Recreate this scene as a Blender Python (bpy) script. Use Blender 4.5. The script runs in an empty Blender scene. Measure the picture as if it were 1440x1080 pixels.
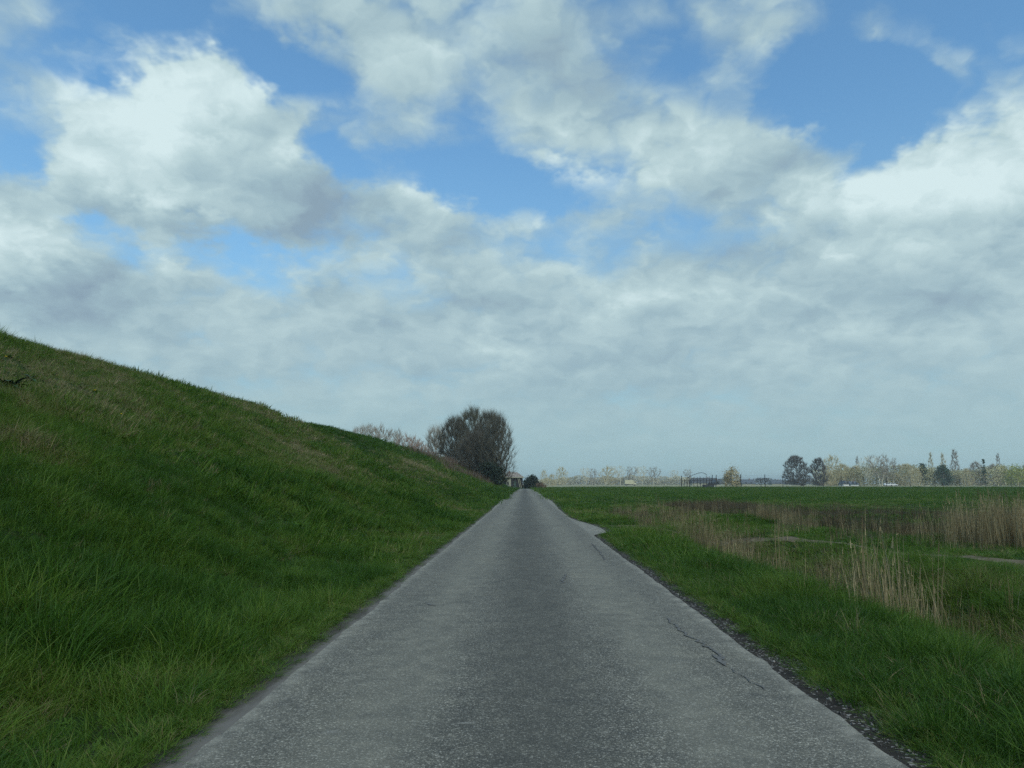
import bpy, bmesh, math, random
import numpy as np
from mathutils import Vector, Matrix

R = math.radians
SC = bpy.context.scene
COL = SC.collection

# ------------------------------------------------------------------ camera
F_PX, CX, CY = 1082.0, 720.0, 540.0          # photograph's pinhole, in its own 1440x1080 pixels
CAM_H = 1.35
PITCH = math.atan(140 / F_PX)
YAW = math.atan(17 / F_PX)
cam_d = bpy.data.cameras.new('camera')
cam = bpy.data.objects.new('camera', cam_d)
COL.objects.link(cam)
cam_d.sensor_fit = 'HORIZONTAL'; cam_d.sensor_width = 36.0
cam_d.lens = 36.0 * F_PX / 1440.0
cam_d.clip_start = 0.05; cam_d.clip_end = 9000
cam.location = (0, 0, CAM_H)
cam.rotation_euler = (math.pi / 2 + PITCH, 0, YAW)
SC.camera = cam
CAM_M = cam.rotation_euler.to_matrix()

def ray(x, y):
    return (CAM_M @ Vector(((x - CX) / F_PX, -(y - CY) / F_PX, -1.0))).normalized()
def ground_pt(x, y, z=0.0):
    d = ray(x, y); t = (z - CAM_H) / d.z
    return Vector((d.x * t, d.y * t, z))
def at(x, y, Y):
    d = ray(x, y); t = Y / d.y
    return Vector((d.x * t, Y, CAM_H + d.z * t))
def azel(x, y):
    d = ray(x, y)
    return math.degrees(math.atan2(d.x, d.y)), math.degrees(math.asin(d.z))

# ------------------------------------------------------------------ sky
SUN_EL, SUN_AZ = 46.0, 150.0      # azimuth from +Y towards +X
world = bpy.data.worlds.new('World'); SC.world = world
world.use_nodes = True

class NG:
    """small node-tree writer"""
    def __init__(self, nt): self.nt = nt
    def n(self, kind, **kw):
        o = self.nt.nodes.new(kind)
        for k, v in kw.items(): setattr(o, k, v)
        return o
    def plug(self, v, sock):
        if isinstance(v, bpy.types.NodeSocket): self.nt.links.new(v, sock)
        elif v is not None: sock.default_value = v
    def m(self, op, a, b=None, c=None, clamp=False):
        o = self.n('ShaderNodeMath', operation=op, use_clamp=clamp)
        for i, v in enumerate((a, b, c)): self.plug(v, o.inputs[i])
        return o.outputs[0]
    def vm(self, op, a, b=None, c=None):
        o = self.n('ShaderNodeVectorMath', operation=op)
        for i, v in enumerate((a, b, c)):
            if v is not None: self.plug(v, o.inputs[i])
        return o.outputs['Value'] if op in ('DOT_PRODUCT', 'LENGTH', 'DISTANCE') else o.outputs['Vector']
    def mix(self, f, a, b, blend='MIX'):
        o = self.n('ShaderNodeMix', data_type='RGBA', blend_type=blend)
        self.plug(f, o.inputs[0]); self.plug(a, o.inputs[6]); self.plug(b, o.inputs[7])
        return o.outputs[2]
    def noise(self, vec, scale, detail=4, rough=0.5, dist=0.0, dims='3D'):
        o = self.n('ShaderNodeTexNoise', noise_dimensions=dims)
        self.plug(vec, o.inputs['Vector']); self.plug(scale, o.inputs['Scale'])
        o.inputs['Detail'].default_value = detail; o.inputs['Roughness'].default_value = rough
        o.inputs['Distortion'].default_value = dist
        return o.outputs['Fac'], o.outputs['Color']
    def vor(self, vec, scale, feature='F1', rnd=1.0, detail=0, rough=0.5):
        o = self.n('ShaderNodeTexVoronoi', feature=feature)
        self.plug(vec, o.inputs['Vector']); self.plug(scale, o.inputs['Scale'])
        o.inputs['Randomness'].default_value = rnd
        if 'Detail' in o.inputs: o.inputs['Detail'].default_value = detail
        if 'Roughness' in o.inputs: o.inputs['Roughness'].default_value = rough
        return o.outputs['Distance'], o.outputs['Color'] if 'Color' in o.outputs else None
    def ss(self, v, lo, hi, a=0.0, b=1.0, kind='SMOOTHSTEP'):
        o = self.n('ShaderNodeMapRange', interpolation_type=kind, clamp=True) if kind != 'LINEAR' else self.n('ShaderNodeMapRange', clamp=True)
        self.plug(v, o.inputs[0])
        for i, x in zip((1, 2, 3, 4), (lo, hi, a, b)): self.plug(x, o.inputs[i])
        return o.outputs[0]
    def sep(self, v):
        o = self.n('ShaderNodeSeparateXYZ'); self.plug(v, o.inputs[0]); return o.outputs
    def comb(self, x, y, z):
        o = self.n('ShaderNodeCombineXYZ')
        for i, v in enumerate((x, y, z)): self.plug(v, o.inputs[i])
        return o.outputs[0]
    def ramp(self, f, stops, interp='LINEAR'):
        o = self.n('ShaderNodeValToRGB'); cr = o.color_ramp; cr.interpolation = interp
        while len(cr.elements) < len(stops): cr.elements.new(0.5)
        for e, (p, c) in zip(cr.elements, stops):
            e.position = p; e.color = (*c, 1) if len(c) == 3 else c
        self.plug(f, o.inputs[0]); return o.outputs[0]
    def link(self, a, b): self.nt.links.new(a, b)

# clouds: where they stand in the sky (centre and radii read off the photograph in pixels, kept as angles)
CLOUDS = [  # x, y, rx, ry, amount
 (265,85,34,24,.35),(312,125,34,30,.35),(345,170,28,28,.3),(406,215,28,22,.5),(445,250,26,18,.35),(572,275,42,24,.45),(625,292,26,18,.3),(130,215,46,36,.35),(385,105,32,50,-.4),(490,215,36,26,-.4),(120,190,30,18,-.2),
 (262,100,50,40,.50),(255,150,85,70,.75),(345,215,40,40,.25),(330,190,60,60,.35),(170,165,70,45,.45),(165,255,110,50,.70),(40,290,160,50,.55),(330,275,120,60,.6),(440,290,110,60,.55),(590,310,120,55,.5),
 (15,385,85,62,.85),(140,440,80,50,.35),(620,20,250,55,.62),(430,20,120,40,.3),(780,95,95,80,.6),(830,185,130,50,.62),(925,215,55,28,.35),
 (50,15,85,35,.45),(40,115,80,42,.34),(545,185,70,34,.58),(530,105,65,26,.5),(640,100,80,40,.3),(400,160,60,30,.3),
 (975,150,80,35,.45),(1060,200,100,40,.55),(1150,255,120,50,.6),(1390,235,110,85,.85),(1270,300,120,60,.5),(1230,62,60,36,.95),(1090,20,60,40,.72),(1335,95,32,30,.62),(1000,65,60,42,.74),(480,40,110,36,.35),(900,30,50,40,.35),
 (720,400,400,80,.35),(1150,400,300,80,.4),(270,390,60,30,.3),(480,410,60,40,.3),
 (1300,60,160,60,-.22),(1240,150,110,65,-.55),(1140,110,110,50,-.30),(930,95,60,55,-.35),(640,245,110,34,-.42),(740,265,90,26,-.38),(450,235,60,30,-.35),(425,110,60,45,-.45),(340,90,40,45,-.35),
 (250,30,100,45,-.2),(50,215,70,30,-.5),(115,70,50,25,-.2),(220,352,130,20,-.42),(410,380,100,28,-.50),(150,375,40,24,-.35),(560,410,60,26,-.35),(90,345,40,25,-.3),(1235,215,28,40,-.35),(1000,235,120,38,.50),(900,290,110,26,.30),(810,300,110,24,.22),(1060,320,40,16,-.2)]
LIGHTS = [ # sunlit faces (+) and shaded undersides (-) of those clouds
 (240,120,95,70,.55),(190,170,90,55,.4),(140,250,75,36,.5),(250,285,55,16,.35),(25,355,70,36,.6),(80,430,50,40,-.2),(790,190,60,34,.4),(925,215,55,26,.35),(1380,240,120,70,.6),(1200,275,90,36,.35),(1060,195,70,25,.22),
 (590,275,50,22,.3),(412,215,24,18,.4),(715,492,55,18,.3),(930,410,110,16,.28),(690,350,90,20,.2),(560,320,60,14,.2),(620,20,220,40,.18),(1250,470,160,14,.2),(1200,360,110,24,.2),(270,385,36,14,.3),(540,560,60,20,.12),
 (410,275,85,50,-.30),(520,320,110,32,-.22),(760,90,100,55,-.25),(850,150,90,22,-.18),(1120,245,70,28,-.25),(1340,400,170,50,-.20),(800,545,280,34,-.12),(110,415,50,45,-.3),(330,330,150,18,-.2),(1000,350,160,30,-.10),(770,460,90,30,-.12),(90,310,100,20,-.15)]

def build_world():
    nt = world.node_tree; nt.nodes.clear(); g = NG(nt)
    k = math.degrees(1 / F_PX)
    def blobs(P, lst):
        acc = None
        for (x, y, rx, ry, w) in lst:
            a, e = azel(x, y); ix, iy = 1 / (rx * k), 1 / (ry * k)
            v = g.vm('MULTIPLY_ADD', P, (ix, iy, 0), (-a * ix, -e * iy, 0))
            d = g.m('POWER', .45, g.vm('DOT_PRODUCT', v, v))
            acc = g.m('MULTIPLY', d, w) if acc is None else g.m('MULTIPLY_ADD', d, w, acc)
        return acc
    tc = g.n('ShaderNodeTexCoord'); D = g.vm('NORMALIZE', tc.outputs['Generated'])
    s = g.sep(D)
    az = g.m('MULTIPLY', g.m('ARCTAN2', s[0], s[1]), 180 / math.pi)
    el = g.m('MULTIPLY', g.m('ARCSINE', s[2]), 180 / math.pi)
    zz = g.m('ADD', g.m('MAXIMUM', s[2], -.1), .42)
    U = g.comb(g.m('DIVIDE', s[0], zz), g.m('DIVIDE', s[1], zz), 0)      # a level cloud layer overhead, seen in perspective
    _, w1 = g.noise(U, 2.6, 2, .5, dims='2D')
    _, w2 = g.noise(U, 9.0, 4, .6, dims='2D')
    w1 = g.vm('SUBTRACT', w1, (.5, .5, .5)); w2 = g.vm('SUBTRACT', w2, (.5, .5, .5))
    wa = g.vm('MULTIPLY_ADD', w2, (6.0, 5.0, 0), g.vm('MULTIPLY', w1, (3.5, 2.2, 0)))
    P = g.vm('ADD', g.comb(az, el, 0), wa)
    Uw = g.vm('MULTIPLY_ADD', w2, (.10, .10, 0), U)
    cov = blobs(P, CLOUDS)
    L = blobs(P, LIGHTS)
    base = g.ss(el, 9, 20, .66, -.22)
    inside = g.m('MULTIPLY', g.ss(g.m('ABSOLUTE', az), 34, 60, 1, 0), g.ss(el, 34, 48, 1, 0))
    base = g.m('ADD', base, g.m('MULTIPLY', g.m('SUBTRACT', 1, inside), .32))   # out of frame the broken cover goes on
    def puff(v):
        f, _ = g.noise(v, 3.6, 8, .58, dims='2D')
        bl, _ = g.vor(v, 8.0, 'F1', 1, 2, .55); bl.node.voronoi_dimensions = '2D'
        return g.m('MULTIPLY_ADD', g.m('SUBTRACT', .45, bl), .48, g.m('MULTIPLY', g.m('SUBTRACT', f, .5), .95))
    N1 = puff(Uw)
    N2 = puff(g.vm('ADD', Uw, (-.02, -.05, 0)))      # a little towards the sun: gives lit and shaded sides
    A = g.m('ADD', g.m('ADD', base, cov), N1)
    fine, _ = g.noise(Uw, 5.0, 7, .62, dims='2D')
    crisp = g.m('MAXIMUM', L, 0, clamp=True)      # lit towers have firm outlines, the rest frays out
    alpha = g.ss(A, g.m('MULTIPLY_ADD', crisp, .38, -.40), g.m('MULTIPLY_ADD', crisp, -.42, .55))
    emb = g.m('SUBTRACT', N1, N2)
    low = g.ss(el, 2, 18)
    lit = g.m('ADD', g.m('MULTIPLY', emb, .62), g.m('MULTIPLY', g.m('SUBTRACT', fine, .5), .85))
    lit = g.m('MULTIPLY', lit, g.m('MULTIPLY_ADD', low, .65, .32))
    lit = g.m('ADD', g.m('ADD', lit, g.m('MULTIPLY', L, .80)), .49)
    lit = g.m('SUBTRACT', lit, g.ss(A, .7, 1.6, 0, .10), clamp=True)
    ccol = g.ramp(lit, [(0, (.215, .305, .38)), (.35, (.285, .405, .46)), (.7, (.40, .53, .56)), (1, (.555, .685, .705))])
    sky = g.n('ShaderNodeTexSky', sky_type='NISHITA'); sky.sun_disc = False
    sky.sun_elevation = R(SUN_EL); sky.sun_rotation = R(SUN_AZ)
    sky.air_density = 1.0; sky.dust_density = .6; sky.ozone_density = 1.6
    blue = g.mix(1.0, sky.outputs[0], (SKY_K * .66, SKY_K * 1.22, SKY_K * 1.50, 1), 'MULTIPLY')
    haze = (.285, .435, .470, 1)
    blue = g.mix(g.ss(el, -2, 30, .75, .16), blue, haze)
    col = g.mix(alpha, blue, ccol)
    col = g.mix(g.ss(el, -2, 11, .90, 0), col, haze)
    bg = g.n('ShaderNodeBackground'); bg.inputs[1].default_value = 0.1
    up = g.mix(1.0, col, (10, 10, 10, 1), 'MULTIPLY'); g.plug(up, bg.inputs[0])   # written at picture brightness, strength 0.1
    out = g.n('ShaderNodeOutputWorld'); g.link(bg.outputs[0], out.inputs[0])
SKY_K = 0.1
build_world()
world.cycles.sampling_method = 'MANUAL'; world.cycles.sample_map_resolution = 512

# ------------------------------------------------------------------ sun (veiled by cloud)
sun_d = bpy.data.lights.new('sun', 'SUN'); sun_d.energy = 1.5; sun_d.angle = R(12); sun_d.color = (1, .93, .78)
sun = bpy.data.objects.new('sun', sun_d); COL.objects.link(sun)
sdir = Vector((math.sin(R(SUN_AZ)) * math.cos(R(SUN_EL)), math.cos(R(SUN_AZ)) * math.cos(R(SUN_EL)), math.sin(R(SUN_EL))))
sun.rotation_euler = sdir.to_track_quat('Z', 'Y').to_euler()
SC.view_settings.view_transform = 'Standard'; SC.view_settings.look = 'None'
SC.view_settings.exposure = 0.28; SC.view_settings.gamma = 1.0
SC.cycles.use_denoising = False
SC.cycles.use_adaptive_sampling = True; SC.cycles.adaptive_threshold = .012
SC.cycles.max_bounces = 6; SC.cycles.diffuse_bounces = 2; SC.cycles.transparent_max_bounces = 8

# ------------------------------------------------------------------ helpers
rng = np.random.default_rng(7)
random.seed(7)

_perm = np.random.default_rng(99).random((256, 256))
def vnoise(x, y):
    x = np.asarray(x, float); y = np.asarray(y, float)
    xi = np.floor(x).astype(int); yi = np.floor(y).astype(int)
    fx = x - xi; fy = y - yi
    fx = fx * fx * (3 - 2 * fx); fy = fy * fy * (3 - 2 * fy)
    a = _perm[xi & 255, yi & 255]; b = _perm[(xi + 1) & 255, yi & 255]
    c = _perm[xi & 255, (yi + 1) & 255]; d = _perm[(xi + 1) & 255, (yi + 1) & 255]
    return (a * (1 - fx) + b * fx) * (1 - fy) + (c * (1 - fx) + d * fx) * fy
def fbm(x, y, o=4):
    x = np.asarray(x, float); y = np.asarray(y, float)
    s = 0; w = .5; t = 0
    for i in range(o):
        s = s + w * vnoise(x + 17.3 * i, y - 9.1 * i); t += w; w *= .5; x = x * 2.03; y = y * 2.03
    return s / t
def sstep(v, a, b):
    t = np.clip((np.asarray(v, float) - a) / (b - a), 0, 1); return t * t * (3 - 2 * t)

def mesh_np(name, v, quads=None, tris=None, mat=None, smooth=False):
    me = bpy.data.meshes.new(name)
    v = np.asarray(v, np.float32).reshape(-1, 3)
    q = np.zeros((0, 4), int) if quads is None else np.asarray(quads, int).reshape(-1, 4)
    t = np.zeros((0, 3), int) if tris is None else np.asarray(tris, int).reshape(-1, 3)
    me.vertices.add(len(v)); me.vertices.foreach_set('co', v.ravel())
    me.loops.add(q.size + t.size)
    me.loops.foreach_set('vertex_index', np.concatenate([q.ravel(), t.ravel()]).astype(np.int32))
    me.polygons.add(len(q) + len(t))
    me.polygons.foreach_set('loop_start', np.concatenate([np.arange(len(q)) * 4, q.size + np.arange(len(t)) * 3]).astype(np.int32))
    me.polygons.foreach_set('loop_total', np.concatenate([np.full(len(q), 4), np.full(len(t), 3)]).astype(np.int32))
    if smooth: me.polygons.foreach_set('use_smooth', np.ones(len(q) + len(t), bool))
    me.update(calc_edges=True); me.validate()
    if mat: me.materials.append(mat)
    return me
def link(name, me, parent=None, loc=None):
    o = bpy.data.objects.new(name, me); COL.objects.link(o)
    if parent: o.parent = parent
    if loc is not None: o.location = loc
    return o
def tag(o, label, cat, group=None):
    o['label'] = label; o['category'] = cat
    if group: o['group'] = group
    return o
def kind(o, k, label=None):
    o['kind'] = k
    if label: o['label'] = label
    return o
def empty(name, loc, label, cat, group=None, rz=0):
    o = bpy.data.objects.new(name, None); COL.objects.link(o)
    o.location = loc; o.rotation_euler.z = rz; o.empty_display_size = .3
    return tag(o, label, cat, group)
def grid_faces(nx, ny):
    i = np.arange(nx - 1)[:, None] * ny + np.arange(ny - 1)[None, :]
    return np.stack([i, i + ny, i + ny + 1, i + 1], -1).reshape(-1, 4)

class MB:
    """collects boxes, bars and prisms into one mesh"""
    def __init__(self): self.v = []; self.f = []
    def add(self, vs, fs):
        o = len(self.v); self.v += [tuple(p) for p in vs]; self.f += [tuple(i + o for i in f) for f in fs]; return self
    def box(self, x0, x1, y0, y1, z0, z1):
        vs = [(x, y, z) for x in (x0, x1) for y in (y0, y1) for z in (z0, z1)]
        return self.add(vs, [(0, 1, 3, 2), (4, 6, 7, 5), (0, 4, 5, 1), (2, 3, 7, 6), (0, 2, 6, 4), (1, 5, 7, 3)])
    def bar(self, a, b, r0, r1=None, n=6):
        r1 = r0 if r1 is None else r1
        a = Vector(a); b = Vector(b); d = (b - a).normalized()
        u = d.orthogonal().normalized(); w = d.cross(u)
        vs = []
        for p, r in ((a, r0), (b, r1)):
            for k in range(n):
                t = 2 * math.pi * k / n; vs.append(p + (u * math.cos(t) + w * math.sin(t)) * r)
        fs = [(k, (k + 1) % n, n + (k + 1) % n, n + k) for k in range(n)] + [tuple(range(n - 1, -1, -1)), tuple(range(n, 2 * n))]
        return self.add(vs, fs)
    def mesh(self, name, mat, smooth=False):
        me = bpy.data.meshes.new(name); me.from_pydata(self.v, [], self.f); me.update()
        if mat: me.materials.append(mat)
        if smooth:
            for p in me.polygons: p.use_smooth = True
        return me
    def obj(self, name, mat, parent=None, loc=None, smooth=False): return link(name, self.mesh(name, mat, smooth), parent, loc)

# ------------------------------------------------------------------ materials
def material(name, build, rough=.9, spec=.2):
    m = bpy.data.materials.new(name); m.use_nodes = True; nt = m.node_tree; nt.nodes.clear()
    g = NG(nt); out = g.n('ShaderNodeOutputMaterial'); p = g.n('ShaderNodeBsdfPrincipled')
    p.inputs['Roughness'].default_value = rough; p.inputs['Specular IOR Level'].default_value = spec
    g.link(p.outputs[0], out.inputs[0])
    build(g, p, out); return m
def bump(g, p, h, strength=.5, dist=.02):
    b = g.n('ShaderNodeBump'); b.inputs['Strength'].default_value = strength; b.inputs['Distance'].default_value = dist
    g.plug(h, b.inputs['Height']); g.link(b.outputs[0], p.inputs['Normal'])
def objco(g): return g.n('ShaderNodeTexCoord').outputs['Object']

def m_plain(name, c, rough=.8, var=.25, scale=3.0, spec=.2):
    def b(g, p, out):
        f, _ = g.noise(objco(g), scale, 5, .6)
        dk = tuple(x * (1 - var) for x in c); lt = tuple(min(1, x * (1 + var)) for x in c)
        g.plug(g.ramp(f, [(.3, dk), (.7, lt)]), p.inputs['Base Color'])
    return material(name, b, rough, spec)

def m_ground(name, greens, soil, soil_lo, soil_hi, scale=.35):
    def b(g, p, out):
        co = objco(g)
        f1, _ = g.noise(co, scale, 6, .6); f2, _ = g.noise(co, scale * 9, 5, .65); f3, _ = g.noise(co, 38, 4, .7)
        c = g.ramp(g.m('ADD', g.m('MULTIPLY', f1, .6), g.m('MULTIPLY', f2, .4)), [(.3, greens[0]), (.5, greens[1]), (.7, greens[2])])
        c = g.mix(g.m('MULTIPLY', g.ss(f2, soil_lo, soil_hi), g.ss(f3, .35, .6)), c, (*soil, 1))
        c = g.mix(.55, c, g.ramp(f3, [(.3, (.25, .25, .25)), (.7, (1, 1, 1))]), 'MULTIPLY')
        g.plug(c, p.inputs['Base Color']); bump(g, p, g.m('ADD', f3, f2), .8, .05)
    return material(name, b, .95, .1)

M_GROUND = m_ground('field_turf', [(.016, .044, .010), (.024, .062, .013), (.040, .075, .020)], (.11, .085, .05), .52, .72)
M_DIKE = m_ground('dike_turf', [(.018, .045, .010), (.026, .060, .013), (.045, .070, .022)], (.10, .085, .045), .50, .68, .5)

def m_instanced(name, stops, transl=.35, rough=.55, spec=.25):
    """leaf and straw material; the shade of each tuft comes from its own 'tint' value"""
    m = bpy.data.materials.new(name); m.use_nodes = True; nt = m.node_tree; nt.nodes.clear(); g = NG(nt)
    at_ = g.n('ShaderNodeAttribute', attribute_type='INSTANCER', attribute_name='tint')
    geo = g.n('ShaderNodeNewGeometry')
    jit = g.m('MULTIPLY_ADD', geo.outputs['Random Per Island'], .56, g.m('ADD', at_.outputs['Fac'], -.28))
    c = g.ramp(jit, stops)
    p = g.n('ShaderNodeBsdfPrincipled'); g.plug(c, p.inputs['Base Color'])
    p.inputs['Roughness'].default_value = rough; p.inputs['Specular IOR Level'].default_value = spec
    t = g.n('ShaderNodeBsdfTranslucent'); g.plug(c, t.inputs[0])
    mx = g.n('ShaderNodeMixShader'); mx.inputs[0].default_value = transl
    g.link(p.outputs[0], mx.inputs[1]); g.link(t.outputs[0], mx.inputs[2])
    out = g.n('ShaderNodeOutputMaterial'); g.link(mx.outputs[0], out.inputs[0]); return m
M_GRASS = m_instanced('grass_blade', [(0, (.036, .098, .010)), (.28, (.074, .156, .014)), (.5, (.114, .194, .024)), (.66, (.140, .195, .036)), (.82, (.21, .185, .080)), (1, (.36, .30, .17))])
M_REED = m_instanced('dry_reed', [(0, (.10, .078, .038)), (.4, (.19, .152, .078)), (.75, (.32, .26, .138)), (1, (.44, .37, .21))], .25)
M_BRUSH = m_instanced('brown_brush', [(0, (.040, .037, .022)), (.5, (.088, .074, .044)), (1, (.175, .14, .082))], .15)

def m_bark(name, c, var=.35): return m_plain(name, c, .95, var, 1.5, .05)

# ------------------------------------------------------------------ terrain
DIKE_END = 196.0
def dike_z(x, y):
    """height of the dike face; x runs left (negative)"""
    x = np.asarray(x, float); y = np.asarray(y, float)
    recess = 2.7 * sstep(y, 37.5, 40.5) * (1 - .95 * sstep(y, 42, 55)) + .35 * (fbm(y * .035, y * 0 + 3) - .5) * 2
    s = -x - 2.05 - recess + .10 * (fbm(y * .35, x * .3) - .5) * 2 
    rise = np.where(s < 1.2, .19 * np.clip(s, 0, 9) ** 2 / 1.2 * 1.05, 0)
    z1 = .2394 + .505 * (s - 1.2)
    z = np.where(s < 1.2, (.1663) * np.clip(s, 0, None) ** 2, z1)
    top = 5.45
    k = .42
    z = -np.log(np.exp(-z / k) + np.exp(-top / k)) * k          # rounded crest
    back = top - .42 * (s - 17.0)
    z = -np.log(np.exp(-z / k) + np.exp(-np.clip(back, -12, 50) / k)) * k
    z = z - .0
    z = z + (fbm(x * .55, y * .4, 3) - .5) * .22 * sstep(s, .3, 3) + (fbm(x * 2.1, y * 1.9, 3) - .5) * .10 * sstep(s, .1, 1)
    fade = 1 - sstep(y, 150, DIKE_END)
    return np.maximum(z * fade, -.3) - .03 * (1 - fade)

def ditch_x(y): return 4.75 + .35 * (fbm(np.asarray(y) * .12, np.asarray(y) * 0 + 7) - .5) * 2 + np.clip(np.asarray(y) - 20, 0, 20) * .07
def ground_z(x, y):
    x = np.asarray(x, float); y = np.asarray(y, float)
    z = -.035 + 0 * x
    near = (1 - sstep(y, 70, 130))
    r = sstep(x, 2.1, 3.2)
    z = z + r * .06 + r * near * ((fbm(x * .5 + 9, y * .5, 3) - .5) * .22 + sstep(x, 5, 7) * (fbm(x * .22 + 3, y * .22, 2) - .5) * .5 * (1 - sstep(y, 40, 60)) + (fbm(x * 1.9, y * 1.9, 3) - .5) * .10)
    dx = (x - ditch_x(y)) / np.where(x < ditch_x(y), .85, .8)
    z = z - .42 * np.exp(-dx * dx) * (1 - sstep(y, 26, 40))
    # field entrance, level with the road
    ent = np.exp(-((y - 25) / 4.0) ** 2) * sstep(x, 1.7, 2.2) * (1 - sstep(x, 4, 7))
    z = z * (1 - ent) + (-.03) * ent
    # the field lies a hand higher towards its far side
    z = z + .12 * sstep(y, 60, 200) * (1 - sstep(y, 240, 262)) * sstep(x, 4, 20) * (.6 + .8 * fbm(x * .03, y * .05, 3))
    far = sstep(y, 300, 500)
    return z

def axis(parts):
    a = [np.linspace(p, q, n, endpoint=False) for p, q, n in parts]; return np.concatenate(a + [[parts[-1][1]]])
gx = axis([(-4000, -300, 14), (-300, -40, 14), (-40, -3, 20), (-3, 1.6, 6), (1.6, 14, 80), (14, 40, 50), (40, 120, 40), (120, 400, 28), (400, 4000, 16)])
gy = axis([(-400, -20, 8), (-20, 2, 12), (2, 45, 190), (45, 90, 60), (90, 270, 80), (270, 700, 30), (700, 4500, 14)])
GX, GY = np.meshgrid(gx, gy, indexing='ij')
GZ = ground_z(GX, GY)
ground = link('ground', mesh_np('ground', np.stack([GX, GY, GZ], -1), grid_faces(len(gx), len(gy)), mat=M_GROUND, smooth=True))
kind(ground, 'structure')

dxs = axis([(-46, -20, 20), (-20, -10, 44), (-10, -2.0, 60)]); dys = axis([(-40, 2, 24), (2, 60, 230), (60, 120, 100), (120, 200, 60)])
DX, DY = np.meshgrid(dxs, dys, indexing='ij')
DZ = dike_z(DX, DY) - .012; DZ[0, :] = -.3; DZ[-1, :] = -.05
dike = link('dike', mesh_np('dike', np.stack([DX, DY, DZ], -1), grid_faces(len(dxs), len(dys)), mat=M_DIKE, smooth=True))
kind(dike, 'structure')

# pasture beyond the green field; its sunlight is painted in as a paler colour
def m_pale(g, p, out):
    co = objco(g); f, _ = g.noise(co, .02, 5, .6); f2, _ = g.noise(g.vm('MULTIPLY', co, (.02, .2, 1)), 1.0, 4, .6)
    g.plug(g.ramp(g.m('ADD', g.m('MULTIPLY', f, .5), g.m('MULTIPLY', f2, .5)), [(.35, (.17, .20, .09)), (.5, (.30, .29, .18)), (.65, (.40, .38, .27))]), p.inputs['Base Color'])
M_PALE = material('sunlit_tone_pasture', m_pale, .95, .1)
px_ = axis([(-60, 900, 60)]); py_ = axis([(262, 700, 20), (700, 2600, 8)])
PX, PY = np.meshgrid(px_, py_, indexing='ij')
PYv = PY + np.where(PY < 263, (fbm(PX * .02, PX * 0, 3) - .5) * 14, 0)
kind(link('sunlit_tone_pasture', mesh_np('sunlit_tone_pasture', np.stack([PX, PYv, ground_z(PX, PYv) + .05], -1), grid_faces(len(px_), len(py_)), mat=M_PALE)), 'structure')

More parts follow.
